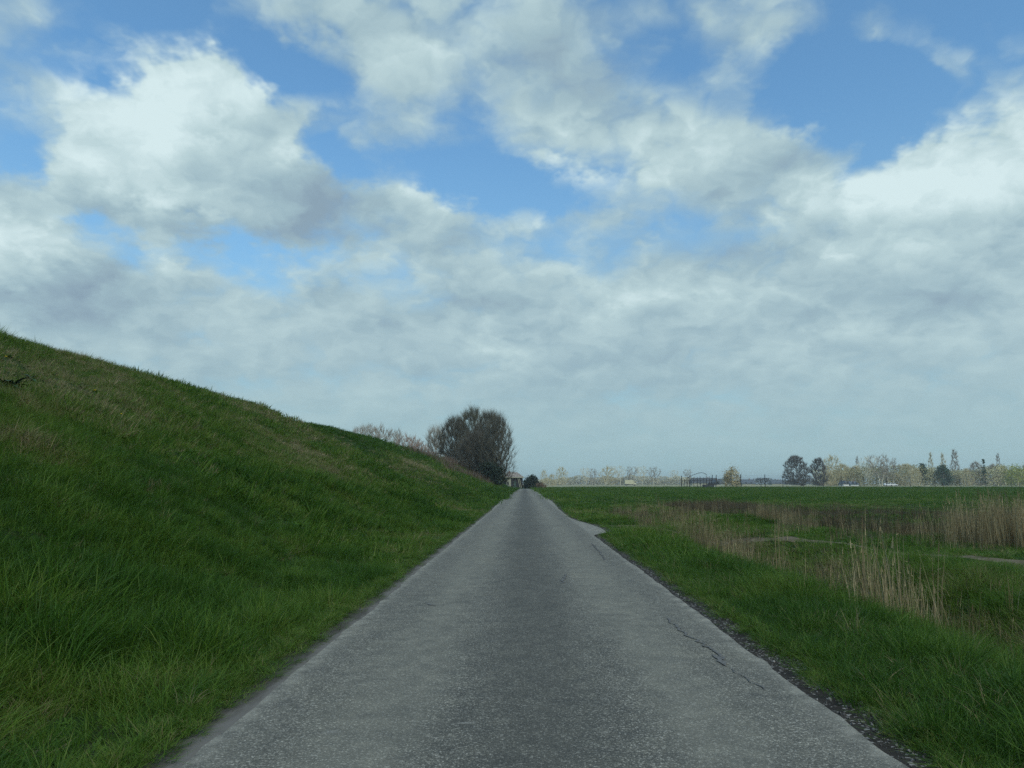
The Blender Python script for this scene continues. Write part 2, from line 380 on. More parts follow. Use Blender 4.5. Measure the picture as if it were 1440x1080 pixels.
# ------------------------------------------------------------------ road
def centre_x(y): return np.where(y > 196, -((y - 196) ** 2) * .022, 0.0)
def edge_r(y): return 1.82 + .03 * (fbm(y * 3.1, y * 0 + 21) - .5) * 2 + .015 * (fbm(y * .8, y * 0 + 1) - .5) * 2 + .50 * sstep(y, 20.4, 22.0) * (1 - sstep(y, 23.5, 31.5)) + .30 * sstep(y, 36, 60)
def edge_l(y): return -1.65 + .03 * (fbm(y * 3.3, y * 0 + 25) - .5) * 2 + .015 * (fbm(y * .7, y * 0 + 5) - .5) * 2 - .25 * sstep(y, 36, 60)
def m_road(g, p, out):
    co = objco(g); s = g.sep(co)
    # stone chippings
    v1, c1 = g.vor(co, 112, 'F1', 1); v2, c2 = g.vor(co, 200, 'F1', 1)
    r1 = g.sep(c1)[0]; r2 = g.sep(c2)[1]
    chip = g.ramp(r1, [(0, (.050, .049, .040)), (.45, (.125, .121, .097)), (.8, (.215, .207, .166)), (1, (.66, .63, .54))])
    chip2 = g.ramp(r2, [(0, (.05, .049, .042)), (.6, (.14, .136, .112)), (1, (.44, .42, .35))])
    c = g.mix(.35, chip, chip2)
    gap = g.ss(v1, .35, .75)
    c = g.mix(g.m('MULTIPLY', gap, .45), c, (.045, .047, .048, 1))
    # wear: dark bitumen along the middle, polished wheel paths, dusty margins
    lng = g.vm('MULTIPLY', co, (1.0, .16, 1)); w1, _ = g.noise(lng, 1.7, 5, .6); w2, _ = g.noise(co, 5.0, 4, .65)
    xw = g.m('ADD', s[0], g.m('MULTIPLY', g.m('SUBTRACT', w1, .5), .6))
    mid = g.ss(g.m('ABSOLUTE', g.m('SUBTRACT', xw, .06)), .12, .62, 1, 0)
    ax = g.m('ABSOLUTE', g.m('SUBTRACT', xw, .08))
    edge = g.ss(ax, 1.15, 1.80)
    wheel = g.m('MULTIPLY', g.ss(ax, .45, .85), g.ss(ax, 1.0, 1.45, 1, 0))
    c = g.mix(g.m('MULTIPLY', mid, .48), c, (.068, .067, .057, 1))
    c = g.mix(g.m('MULTIPLY', wheel, .42), c, (.245, .236, .190, 1))
    c = g.mix(g.m('MULTIPLY', edge, .28), c, (.24, .23, .19, 1))
    rim = g.ss(g.m('ABSOLUTE', g.m('SUBTRACT', s[0], .085)), 1.60, 1.72)
    c = g.mix(g.m('MULTIPLY', g.m('MULTIPLY', rim, g.ss(w2, .3, .65)), .55), c, (.34, .325, .275, 1))
    c = g.mix(.75, c, g.ramp(w2, [(.3, (.68, .69, .70)), (.7, (1.2, 1.19, 1.14))]), 'MULTIPLY')
    w3, _ = g.noise(g.vm('MULTIPLY', co, (.9, .45, 1)), 1.1, 5, .6); c = g.mix(.5, c, g.ramp(w3, [(.32, (.78, .79, .80)), (.55, (1.0, 1.0, 1.0)), (.7, (1.16, 1.14, 1.08))]), 'MULTIPLY')
    # pale scuffs
    sc_, _ = g.noise(g.vm('MULTIPLY', co, (2.2, 7, 1)), 1.0, 3, .5)
    c = g.mix(g.ss(sc_, .71, .77, 0, .35), c, (.34, .33, .29, 1))
    g.plug(c, p.inputs['Base Color'])
    bump(g, p, g.m('SUBTRACT', g.m('MULTIPLY', r1, .4), v1), .55, .006)
    p.inputs['Roughness'].default_value = .85
M_ROAD = material('asphalt', m_road, .85, .3)
ry = axis([(-12, 2, 14), (2, 45, 520), (45, 120, 120), (120, 226, 70)]); rt = np.linspace(0, 1, 13)
RY, RT = np.meshgrid(ry, rt, indexing='ij')
RXv = centre_x(RY) + edge_l(RY) * (1 - RT) + edge_r(RY) * RT
RZ = .004 + .03 * (1 - (2 * RT - 1) ** 2) * .8 + .006 * (fbm(RXv * 1.2, RY * .5, 3) - .5)
road = link('road', mesh_np('road', np.stack([RXv, RY, RZ], -1), grid_faces(len(ry), 13)[:, ::-1], mat=M_ROAD, smooth=True)); kind(road, 'structure')
def road_z(x, y):
    t = (x - edge_l(y)) / (edge_r(y) - edge_l(y)); return .004 + .024 * (1 - (2 * t - 1) ** 2)
M_TAR = m_plain('bitumen', (.135, .135, .128), .9, .45, 60, .15)
def tar_seam(pts, w, seed):
    rs = np.random.default_rng(seed); P = []
    for (a, b) in zip(pts[:-1], pts[1:]):
        n = max(2, int((Vector(a) - Vector(b)).length / .03))
        for k in range(n): t = k / n; P.append((a[0] * (1 - t) + b[0] * t, a[1] * (1 - t) + b[1] * t))
    P.append(pts[-1][:2]); P = np.array(P); n = len(P)
    ph = rs.random() * 50
    P[:, 0] += (fbm(np.arange(n) * .35 + ph, np.zeros(n)) - .5) * .09; P[:, 1] += (fbm(np.arange(n) * .3, np.zeros(n) + ph) - .5) * .09
    T = np.gradient(P, axis=0); T /= np.linalg.norm(T, axis=1)[:, None] + 1e-9; N = np.stack([-T[:, 1], T[:, 0]], 1)
    ww = .45 * w * (.15 + 1.7 * fbm(np.arange(n) * .8 + ph * 2, np.zeros(n) + 4)) * np.clip(np.minimum(np.arange(n), n - 1 - np.arange(n)) / 3, .12, 1)
    A = P + N * ww[:, None] / 2; B = P - N * ww[:, None] / 2
    v = np.concatenate([np.c_[A, road_z(A[:, 0], A[:, 1]) + .0065], np.c_[B, road_z(B[:, 0], B[:, 1]) + .0065]])
    i = np.arange(n - 1); q = np.stack([i, i + n, i + n + 1, i + 1], -1)
    return link('tar_seam', mesh_np('tar_seam', v, q, mat=M_TAR), road)
def gp(*pp): return [tuple(ground_pt(x, y, .02))[:2] for x, y in pp]
tar_seam(gp((936, 868), (962, 890), (1005, 915), (1020, 928)), .045, 1)
tar_seam(gp((1006, 920), (1014, 930), (1022, 936)), .12, 2)
tar_seam(gp((1025, 938), (1050, 953), (1078, 970)), .03, 3)
tar_seam(gp((790, 822), (797, 808)), .07, 4)
tar_seam(gp((832, 764), (846, 778), (850, 788)), .05, 5)
tar_seam(gp((828, 768), (838, 766)), .05, 6)
tar_seam(gp((596, 848), (612, 852)), .07, 7)
tar_seam([(-1.6, 24.8), (-.2, 25.0), (1.5, 24.7)], .05, 8)
tar_seam([(-1.75, 71.6), (0, 71.9), (1.95, 71.7)], .35, 9)
tar_seam([(-1.75, 112), (0, 112.3), (1.95, 112.1)], .3, 10)

# earth shoulders
def m_soil(g, p, out):
    co = objco(g); f, _ = g.noise(co, 6, 6, .65); v, c = g.vor(co, 60, 'F1', 1); r = g.sep(c)[0]
    col = g.ramp(f, [(.3, (.024, .022, .020)), (.7, (.052, .047, .040))])
    col = g.mix(g.ss(r, .86, .93), col, (.26, .25, .23, 1))
    g.plug(col, p.inputs['Base Color']); bump(g, p, g.m('ADD', f, r), .8, .012)
M_SOIL = material('shoulder_soil', m_soil, .95, .1)
def m_dust(g, p, out):
    co = objco(g); f, _ = g.noise(g.vm('MULTIPLY', co, (1, .3, 1)), 5, 6, .65)
    x = g.m('ADD', g.sep(co)[0], g.m('MULTIPLY', g.m('SUBTRACT', f, .5), .45))
    col = g.ramp(g.ss(x, -2.15, -1.62), [(0, (.022, .024, .014)), (.6, (.045, .043, .034)), (.85, (.085, .080, .068)), (1, (.16, .152, .135))])
    g.plug(col, p.inputs['Base Color']); bump(g, p, f, .5, .012)
M_DUST = material('dusty_shoulder', m_dust, .95, .1)
def strip(name, fa, fb, y0, y1, n, mat, zfun):
    y = np.linspace(y0, y1, n); t = np.linspace(0, 1, 5); Y, T = np.meshgrid(y, t, indexing='ij')
    X = fa(Y) * (1 - T) + fb(Y) * T
    return kind(link(name, mesh_np(name, np.stack([X, Y, zfun(X, Y)], -1), grid_faces(n, 5)[:, ::-1], mat=mat, smooth=True)), 'structure')
strip('road_shoulder', lambda y: -2.35 + 0 * y, lambda y: edge_l(y) + .12, -10, 190, 500, M_DUST, lambda x, y: -.008 + .05 * sstep(-x, 1.95, 2.4) * 0 + .009 * (fbm(x * 4, y * 3) - .5))
strip('road_shoulder', lambda y: edge_r(y) - .12, lambda y: 2.25 + .15 * fbm(y * .6, y * 0) + edge_r(y) - 1.82, -10, 190, 500, M_SOIL, lambda x, y: -.010 + .014 * (fbm(x * 4, y * 3) - .5))
# trodden field entrance and the bare path across the rough ground
def m_path(g, p, out):
    f, _ = g.noise(objco(g), 3.2, 6, .7)
    g.plug(g.ramp(f, [(.3, (.060, .058, .032)), (.5, (.13, .105, .070)), (.7, (.20, .17, .125))]), p.inputs['Base Color']); bump(g, p, f, .6, .03)
M_PATH = material('bare_earth', m_path, .95, .1)
def path_strip(name, pts, w, seed):
    P = np.array(pts, float); tt = np.linspace(0, 1, 60); k = np.linspace(0, 1, len(P))
    X = np.interp(tt, k, P[:, 0]); Y = np.interp(tt, k, P[:, 1])
    d = np.gradient(np.stack([X, Y], 1), axis=0); d /= np.linalg.norm(d, axis=1)[:, None]; nrm = np.stack([-d[:, 1], d[:, 0]], 1)
    ww = w * (.7 + .6 * fbm(tt * 12 + seed, tt * 0)); u = np.linspace(-.5, .5, 5)
    V = np.stack([X, Y], 1)[:, None, :] + nrm[:, None, :] * (ww[:, None] * u[None, :])[:, :, None]
    Z = ground_z(V[..., 0], V[..., 1]) + .012
    return kind(link(name, mesh_np(name, np.concatenate([V, Z[..., None]], -1), grid_faces(60, 5), mat=M_PATH, smooth=True)), 'structure')
PATH = [(17.5, 8.6), (11.0, 10.6), (8.4, 12.6), (7.3, 15.0), (6.4, 17.6), (5.6, 20.5), (4.2, 23.5), (2.4, 25.5)]
path_strip('earth_path', PATH, .55, 3)
path_strip('field_entrance', [(2.1, 24.6), (3.2, 24.8), (4.2, 25.2), (5.6, 26)], 2.0, 9)

# ------------------------------------------------------------------ scatter (grass, reeds, gravel)
SOURCES = []
def source(name, me):
    o = bpy.data.objects.new(name, me); SOURCES.append(o); return o   # never linked to the scene: only a shape to repeat
def scatter(name, pts, rot, scl, tint, which, sources, parent=None):
    me = bpy.data.meshes.new(name); n = len(pts)
    me.vertices.add(n); me.vertices.foreach_set('co', np.asarray(pts, np.float32).ravel())
    def attr(nm, ty, key, data):
        a = me.attributes.new(nm, ty, 'POINT'); a.data.foreach_set(key, np.ascontiguousarray(data).ravel())
    attr('rot', 'FLOAT_VECTOR', 'vector', np.asarray(rot, np.float32))
    attr('scl', 'FLOAT_VECTOR', 'vector', np.asarray(scl, np.float32))
    attr('tint', 'FLOAT', 'value', np.asarray(tint, np.float32))
    attr('which', 'INT', 'value', np.asarray(which, np.int32))
    o = link(name, me)
    ng = bpy.data.node_groups.new(name + '_nodes', 'GeometryNodeTree')
    ng.interface.new_socket('Geometry', in_out='INPUT', socket_type='NodeSocketGeometry')
    ng.interface.new_socket('Geometry', in_out='OUTPUT', socket_type='NodeSocketGeometry')
    N = ng.nodes; Lk = ng.links
    gi = N.new('NodeGroupInput'); go = N.new('NodeGroupOutput'); jn = N.new('GeometryNodeJoinGeometry')
    def named(nm, ty):
        a = N.new('GeometryNodeInputNamedAttribute'); a.data_type = ty; a.inputs[0].default_value = nm; return a.outputs[0]
    ar, as_, aw = named('rot', 'FLOAT_VECTOR'), named('scl', 'FLOAT_VECTOR'), named('which', 'INT')
    for k, so in enumerate(sources):
        oi = N.new('GeometryNodeObjectInfo'); oi.inputs['Object'].default_value = so; oi.inputs['As Instance'].default_value = True
        cmp_ = N.new('FunctionNodeCompare'); cmp_.data_type = 'INT'; cmp_.operation = 'EQUAL'
        Lk.new(aw, cmp_.inputs[2]); cmp_.inputs[3].default_value = k
        ip = N.new('GeometryNodeInstanceOnPoints')
        Lk.new(gi.outputs[0], ip.inputs['Points']); Lk.new(cmp_.outputs[0], ip.inputs['Selection'])
        Lk.new(oi.outputs['Geometry'], ip.inputs['Instance']); Lk.new(ar, ip.inputs['Rotation']); Lk.new(as_, ip.inputs['Scale'])
        Lk.new(ip.outputs[0], jn.inputs[0])
    Lk.new(jn.outputs[0], go.inputs[0])
    md = o.modifiers.new('scatter', 'NODES'); md.node_group = ng
    return kind(o, 'stuff')

def blades(n, h, w, spread, lean, seed, mat, segs=3, curve=.5, hvar=.45):
    """a tuft of tapering, bending blades"""
    rs = np.random.default_rng(seed); V = []; Q = []; T = []
    for i in range(n):
        a = rs.random() * 6.283; r = spread * math.sqrt(rs.random()); bx, by = r * math.cos(a), r * math.sin(a)
        hh = h * (1 - hvar + 2 * hvar * rs.random()); ww = w * (.6 + .8 * rs.random())
        la = a + (rs.random() - .5) * 2.5; ld = np.array([math.cos(la), math.sin(la)]); ln = lean * rs.random() ** .7
        fa = rs.random() * 6.283; sd = np.array([math.cos(fa), math.sin(fa)]) * ww / 2
        o = len(V); cv = curve * rs.random()
        for k in range(segs + 1):
            t = k / segs; off = hh * (ln * t + cv * t * t); z = hh * (t - .35 * cv * t * t * t) 
            c = np.array([bx, by]) + ld * off; wd = (1 - t) ** .7 if k < segs else 0
            if k < segs: V.append((*(c - sd * wd), z)); V.append((*(c + sd * wd), z))
            else: V.append((*c, z))
        for k in range(segs - 1): Q.append((o + 2 * k, o + 2 * k + 1, o + 2 * k + 3, o + 2 * k + 2))
        T.append((o + 2 * segs - 2, o + 2 * segs - 1, o + 2 * segs))
    return mesh_np('tuft', V, Q, T, mat)

G_NEAR = [source('grass_tuft', blades(56, .115, .0058, .12, .85, 10 + i, M_GRASS, 3, 1.2)) for i in range(4)] + \
         [source('grass_tuft', blades(34, .19, .0062, .09, .55, 20 + i, M_GRASS, 4, 1.1)) for i in range(2)]
G_MID = [source('grass_tuft', blades(44, .11, .0115, .20, .90, 30 + i, M_GRASS, 2, 1.1)) for i in range(3)] + \
        [source('grass_tuft', blades(26, .18, .011, .14, .60, 40 + i, M_GRASS, 3, .9)) for i in range(1)]
G_FAR = [source('grass_tuft', blades(44, .11, .024, .45, .90, 50 + i, M_GRASS, 2, .9)) for i in range(3)]
G_FIELD = [source('grass_tuft', blades(26, .14, .055, 1.0, .45, 60 + i, M_GRASS, 1, .5)) for i in range(3)]
def weed(seed, n, L):
    rs = np.random.default_rng(seed); V = []; Q = []
    for i in range(n):
        a = rs.random() * 6.283; l = L * (.5 + .8 * rs.random()); d = np.array([math.cos(a), math.sin(a), 0]); sd = np.array([-math.sin(a), math.cos(a), 0]); up = .3 + 1.2 * rs.random(); o = len(V); w = l * .16
        b0 = np.array([rs.normal(0, .03), rs.normal(0, .03), .01])
        for k in range(4):
            t = k / 3; c = b0 + d * l * t * .8 + np.array([0, 0, l * (up * t - .6 * t * t)]); wd = w * (.35, 1, .85, .1)[k]
            V += [c - sd * wd, c + sd * wd]
        Q += [(o + 2 * k, o + 2 * k + 1, o + 2 * k + 3, o + 2 * k + 2) for k in range(3)]
    return mesh_np('weed', V, Q, mat=M_GRASS)
G_NEAR[0] = source('weed_rosette', weed(5, 18, .085)); G_MID[0] = source('weed_rosette', weed(6, 30, .10))
G_ALL = G_NEAR + G_MID + G_FAR + G_FIELD
I_NEAR, I_MID, I_FAR, I_FIELD = (0, 6), (6, 10), (10, 13), (13, 16)

def in_view(x, y, z, m=60):
    """keep what the lens could see, with a margin on every side"""
    p = np.stack([x, y, z - CAM_H], -1) @ np.array(CAM_M)
    u = CX + F_PX * p[:, 0] / np.maximum(-p[:, 2], .01); v = CY - F_PX * p[:, 1] / np.maximum(-p[:, 2], .01)
    return (-p[:, 2] > .5) & (u > -m * 6) & (u < 1440 + m * 6) & (v < 1080 + m * 6)

def sample(x0, x1, y0, y1, per_m2):
    n = int((x1 - x0) * (y1 - y0) * per_m2); return x0 + rng.random(n) * (x1 - x0), y0 + rng.random(n) * (y1 - y0)
def up_rot(n, tilt=.15):
    return np.stack([(rng.random(n) - .5) * 2 * tilt, (rng.random(n) - .5) * 2 * tilt, rng.random(n) * 6.283], -1)

# --- dike grass
def tussock(x, y, c):
    """uneven tussocks: each patch of about c metres has its own shade and height"""
    wx = x + .5 * c * (fbm(x / c, y / c + 40, 2) - .5) * 2; wy = y + .5 * c * (fbm(x / c + 70, y / c, 2) - .5) * 2
    i = np.floor(wx / c).astype(int); j = np.floor(wy / c).astype(int)
    return _perm[(i * 7 + 13) & 255, (j * 11 + 5) & 255], _perm[(i * 3 + 101) & 255, (j * 5 + 77) & 255]
P = []
for (x0, x1, y0, y1, dens, rngI, sc) in [(-9.5, -1.9, 1.5, 13, 150, I_NEAR, 1.0), (-18, -9.5, 4, 26, 70, I_MID, 1.0), (-9.5, -1.9, 13, 30, 75, I_MID, 1.0),
                                         (-18, -1.9, 26, 62, 22, I_FAR, .95), (-18, -1.9, 62, 190, 5.5, I_FAR, 1.7)]:
    x, y = sample(x0, x1, y0, y1, dens)
    edge = -1.97 - .10 * (fbm(y * 1.1, y * 0 + 2) - .5) * 2 - rng.random(len(x)) * .14
    ok = x < edge; x, y = x[ok], y[ok]
    z = dike_z(x, y) - .015
    ok = in_view(x, y, z); x, y, z = x[ok], y[ok], z[ok]; n = len(x)
    if n == 0: continue
    big = fbm(x * .32 + 4, y * .22, 4); sm = fbm(x * 1.7, y * 1.5 + 30, 3); s_ = -x - 2
    ta, tb = tussock(x, y, .45); tc_, td = tussock(x + 40, y, 1.3)
    t = .26 + 1.15 * (big - .5) + .6 * (sm - .5) + .22 * sstep(s_, 1.2, 6) + (ta - .5) * .34 + (tc_ - .5) * .20 + (rng.random(n) - .5) * .26
    up_ = sstep(s_, 1.5, 5.5); t = t - .10 * (1 - up_) - .34 * sstep(y, 40, 44) * (1 - sstep(y, 75, 95)) * sstep(s_, 6, 9) + .14 * sstep(y, 28, 34) * (1 - sstep(y, 38, 40)) * sstep(s_, 8, 10)
    straw = (rng.random(n) < (.05 + .22 * sstep(big, .50, .66) + .2 * sstep(tb, .8, .9)) * (.12 + .88 * up_)) ; t = np.where(straw, .72 + .3 * rng.random(n), t)
    ramp_zone = np.exp(-((s_ - 8.2 + (y - 40) * .16) / 1.5) ** 2) * sstep(y, 30, 40) * (1 - sstep(y, 62, 75)); t = t + ramp_zone * .40
    h = (.45 + 1.25 * fbm(x * .9 + 50, y * .9, 3)) * (1 - .30 * sstep(s_, .5, 0)) * sc
    h = h * (1 - .35 * sstep(big, .5, .7)) * (.62 + .75 * tb) * (1 - .18 * sstep(s_, 2, 5)); h = np.where(straw, np.minimum(h, .75), h)
    P.append((np.stack([x, y, z], -1), up_rot(n, .25), np.stack([h * (.9 + .3 * rng.random(n))] * 2 + [h * (.8 + .5 * rng.random(n))], -1), np.clip(t, 0, 1), rng.integers(*rngI, n)))
n = 2600; y = 2.2 + 40 * rng.random(n) ** 1.6; x = -1.70 - .32 * rng.random(n) ** .4
P.append((np.stack([x, y, -.006 + 0 * x], -1), up_rot(n, .5), np.stack([.35 + .5 * rng.random(n)] * 2 + [.12 + .42 * rng.random(n) * sstep(-x, 1.68, 2.0)], -1), np.clip(.10 + .55 * rng.random(n), 0, 1), rng.integers(1, 4, n)))
def joinP(P):
    r = [np.concatenate([p[i] for p in P]) for i in range(5)]; k = rng.random(len(r[4])) < .72
    r[4] = np.where((r[4] == 0) & k, rng.integers(1, 4, len(k)), np.where((r[4] == 6) & k, rng.integers(7, 9, len(k)), r[4])); w_ = (r[4] == 0) | (r[4] == 6); r[3] = np.where(w_, np.minimum(r[3], .5), r[3]); return r
scatter('dike_grass', *joinP(P), G_ALL)['label'] = 'rough green grass with straw patches growing on the dike'

# --- grass right of the road
SECOND = np.array([(36, 6.6), (30, 7.6), (23, 9.0), (20, 10.4), (17.5, 11.9), (14, 15.0), (11, 19.0), (8, 24)])  # second reed strip: y -> x
def second_x(y): return np.interp(-np.asarray(y), -SECOND[:, 0], SECOND[:, 1])
pth = np.array(PATH)
def path_dist(x, y):
    d = np.full(len(x), 99.)
    for a, b in zip(pth[:-1], pth[1:]):
        ab = b - a; t = np.clip(((x - a[0]) * ab[0] + (y - a[1]) * ab[1]) / (ab @ ab), 0, 1)
        d = np.minimum(d, np.hypot(x - a[0] - t * ab[0], y - a[1] - t * ab[1]))
    return d
P = []
for (x0, x1, y0, y1, dens, rngI, sc) in [(2.0, 8.5, 1.5, 13, 150, I_NEAR, 1.0), (8.5, 24, 5, 26, 45, I_MID, .9), (2.0, 8.5, 13, 30, 80, I_MID, 1.0),
                                         (2.0, 60, 26, 62, 14, I_FAR, .8), (2.2, 130, 62, 160, 2.2, I_FIELD, 1.0), (2.4, 210, 160, 262, .8, I_FIELD, 1.5)]:
    x, y = sample(x0, x1, y0, y1, dens)
    edge = 2.03 + edge_r(y) - 1.82 + .16 * (fbm(y * 1.1, y * 0 + 12) - .5) * 2 + rng.random(len(x)) * .22
    ent = (np.abs(y - 25 + (x - 2) * -.2) < .9) & (x < 5.2)
    ok = (x > edge) & ~(ent & (rng.random(len(x)) < .85)) & ~((path_dist(x, y) < .24 + .1 * rng.random(len(x))) & (rng.random(len(x)) < .93))
    x, y = x[ok], y[ok]; z = ground_z(x, y) - .01
    ok = in_view(x, y, z); x, y, z = x[ok], y[ok], z[ok]; n = len(x)
    big = fbm(x * .3 + 14, y * .2, 4); sm = fbm(x * 1.6, y * 1.3 + 60, 3)
    ta, tb = tussock(x, y + 300, .5)
    t = .27 + .9 * (big - .5) + .5 * (sm - .5) + (ta - .5) * .28 + (rng.random(n) - .5) * .24
    dd = np.exp(-((x - ditch_x(y) - .2) / 1.1) ** 2) * (1 - sstep(y, 38, 50)); t = t + .22 * dd
    pale = rng.random(n) < .04; t = np.where(pale, .75 + .2 * rng.random(n), t)
    vergey = np.exp(-((x - 3.1) / .9) ** 2)
    h = (.60 + .8 * fbm(x * .8 + 80, y * .8, 3)) * (.62 + .38 * vergey + .3 * dd) * sc
    h = h * (.7 + .6 * tb); near_path = np.exp(-(path_dist(x, y) / 1.1) ** 2); h = h * (1 - .5 * near_path)
    if y0 > 60: h = h * 1.1; t = t * .8 - .02
    P.append((np.stack([x, y, z], -1), up_rot(n, .25), np.stack([(.45 + .55 * h) * (.9 + .3 * rng.random(n))] * 2 + [h * (.8 + .5 * rng.random(n))], -1), np.clip(t, 0, 1), rng.integers(*rngI, n)))
n = 2000; y = 2.2 + 40 * rng.random(n) ** 1.6; x = edge_r(y) + .10 + .30 * rng.random(n) ** .5
P.append((np.stack([x, y, -.006 + 0 * x], -1), up_rot(n, .5), np.stack([.35 + .5 * rng.random(n)] * 2 + [.10 + .45 * rng.random(n) * sstep(x - edge_r(y), .05, .35)], -1), np.clip(.1 + .55 * rng.random(n), 0, 1), rng.integers(1, 4, n)))
scatter('field_grass', *joinP(P), G_ALL)['label'] = 'green grass of the verge and the field right of the road'

# --- reeds and brown brush
def reeds(n, h, spread, seed, mat, w=.008, leaf=True):
    rs = np.random.default_rng(seed); V = []; Q = []; T = []
    for i in range(n):
        a = rs.random() * 6.283; r = spread * math.sqrt(rs.random()); b = np.array([r * math.cos(a), r * math.sin(a), 0])
        hh = h * (.55 + .6 * rs.random()); la = rs.random() * 6.283; ln = .05 + .22 * rs.random() ** 2
        d = np.array([math.cos(la) * ln, math.sin(la) * ln, 1.0]); sd = np.array([math.cos(la + 1.57 + rs.random()), math.sin(la + 1.57 + rs.random()), 0]) * w * (.6 + .7 * rs.random()) / 2
        o = len(V); p1 = b + d * hh * .55; p2 = b + d * hh + np.array([math.cos(la), math.sin(la), 0]) * hh * .08 * rs.random()
        V += [b - sd, b + sd, p1 - sd * .8, p1 + sd * .8, p2]; Q.append((o, o + 1, o + 3, o + 2)); T.append((o + 2, o + 3, o + 4))
        if leaf:
            for q in range(rs.integers(0, 3)):
                f = .25 + .7 * rs.random(); p = b + d * hh * f; l2 = rs.random() * 6.283; L = h * (.06 + .10 * rs.random())
                tip = p + np.array([math.cos(l2) * L * .45, math.sin(l2) * L * .45, L * (1.3 * rs.random() + .1)]); o = len(V)
                up = np.array([0, 0, w * .55]); V += [p - up, p + up, tip]; T.append((o, o + 1, o + 2))
            if rs.random() < .35:      # plume
                o = len(V); V += [p2 - sd * 1.6 - d * hh * .12, p2 + sd * 1.6 - d * hh * .12, p2 + d * hh * .03]; T.append((o, o + 1, o + 2))
    return mesh_np('reed', V, Q, T, mat)
R_SRC = [source('reed_tuft', reeds(9, .95, .16, 70 + i, M_REED)) for i in range(4)] + [source('reed_tuft', reeds(14, .62, .26, 80 + i, M_REED, .010)) for i in range(2)]
B_SRC = [source('brush_tuft', reeds(20, .55, .35, 90 + i, M_BRUSH, .011)) for i in range(3)]
def reed_bed(name, label, x, y, h, tint, src, dz=0.0):
    z = ground_z(x, y) - .02 + dz; n = len(x)
    return kind(scatter(name, np.stack([x, y, z], -1), up_rot(n, .12), np.stack([np.clip(h, .7, 1.2)] * 2 + [h], -1), np.clip(tint, 0, 1), rng.integers(0, len(src), n), src), 'stuff', label)
# along the roadside ditch: clumps of different thickness
X = []; Y = []; H = []; Tn = []
def clump(cx, cy, sx, sy, n, h, t=.6):
    X.append(cx + rng.normal(0, sx, n)); Y.append(cy + rng.normal(0, sy, n)); H.append(h * (.7 + .6 * rng.random(n))); Tn.append(t + (rng.random(n) - .5) * .6)
clump(4.3, 9.2, .2, .45, 26, .95, .7); clump(4.0, 10.3, .2, .5, 10, .8); clump(4.25, 12.2, .2, .8, 12, .8); clump(4.1, 14.5, .25, .8, 12, .85)
clump(4.3, 17.0, .28, 1.0, 46, .85, .5); clump(4.7, 19.3, .35, 1.0, 34, .9, .45); clump(5.3, 7.6, .5, .8, 22, .65, .4); clump(4.9, 6.2, .3, .6, 10, .6, .4); clump(6.2, 8.8, .6, .8, 14, .5, .4)
yy = 6 + rng.random(70) * 20; X.append(ditch_x(yy) + rng.normal(-.15, .35, 70)); Y.append(yy); H.append(.45 + .4 * rng.random(70)); Tn.append(.2 + .5 * rng.random(70))
clump(6.0, 31, .7, 2.2, 46, .8, .5); clump(5.9, 35.5, .6, 1.6, 30, .75, .5)
reed_bed('ditch_reeds', 'thin dry reed stalks standing in the ditch beside the verge', *[np.concatenate(a) for a in (X, Y, H, Tn)], R_SRC)
# second strip, behind the earth path
yy = 8.5 + rng.random(2600) * 27; off = np.abs(rng.normal(0, 1.1, 2600)) * (.6 + .5 * rng.random(2600)); xx = second_x(yy) + off * 1.1
keep = ~((xx > 9.6) & (xx < 11.0) & (yy > 17) & (yy < 20.5) & (rng.random(2600) < .8))
dens = fbm(xx * .35, yy * .5, 3); keep &= rng.random(2600) < np.clip(.04 + 5 * (dens - .50), .02, 1) * (.45 + .55 * sstep(xx, 8.5, 11.5))
xx, yy = xx[keep], yy[keep]; hh = .40 + .30 * rng.random(len(xx)) + 1.3 * np.clip(fbm(xx * .55, yy * .55, 3) - .42, -.1, .4)
reed_bed('reed_bank', 'pale tan reed bank behind the bare earth path', xx, yy, hh, .25 + .5 * rng.random(len(xx)) + .5 * (fbm(xx * .6 + 9, yy * .6) - .5), R_SRC)
n = 260; reed_bed('tall_reeds', 'tall tan reeds standing above the reed bank', 11.4 + rng.normal(0, .55, n) , 18.6 + rng.normal(0, .8, n), 1.0 + .28 * rng.random(n), .50 + .4 * rng.random(n), R_SRC[:4])
n = 3600; yy = 11 + rng.random(n) * 34; xx = second_x(np.minimum(yy, 36)) + .6 + rng.random(n) ** 1.2 * (4.5 + .30 * (45 - yy)); d_ = fbm(xx * .25 + 70, yy * .3, 3); k_ = rng.random(n) < np.clip(.25 + 5 * (d_ - .46), .0, 1)
xx, yy = xx[k_], yy[k_]; reed_bed('brown_brush', 'low brown tangle of dead stems behind the reed bank', xx, yy, .30 + .40 * rng.random(len(xx)) + .9 * (fbm(xx * .6, yy * .6, 3) - .4), .2 + .6 * rng.random(len(xx)) + .7 * (fbm(xx * .4 + 33, yy * .4, 3) - .5), B_SRC)
n = 900; yy = 7 + rng.random(n) * 30; xx = 3.7 + rng.random(n) * (1.2 + .9 * (second_x(yy) - 4.5)); k_ = (rng.random(n) < np.clip(4 * (fbm(xx * .5 + 11, yy * .35, 3) - .47), 0, .9)) & (path_dist(xx, yy) > .45)
xx, yy = xx[k_], yy[k_]; reed_bed('straw_tufts', 'dry straw tufts scattered over the rough ground between ditch and path', xx, yy, .35 + .45 * rng.random(len(xx)), .3 + .6 * rng.random(len(xx)), R_SRC[4:] + B_SRC)
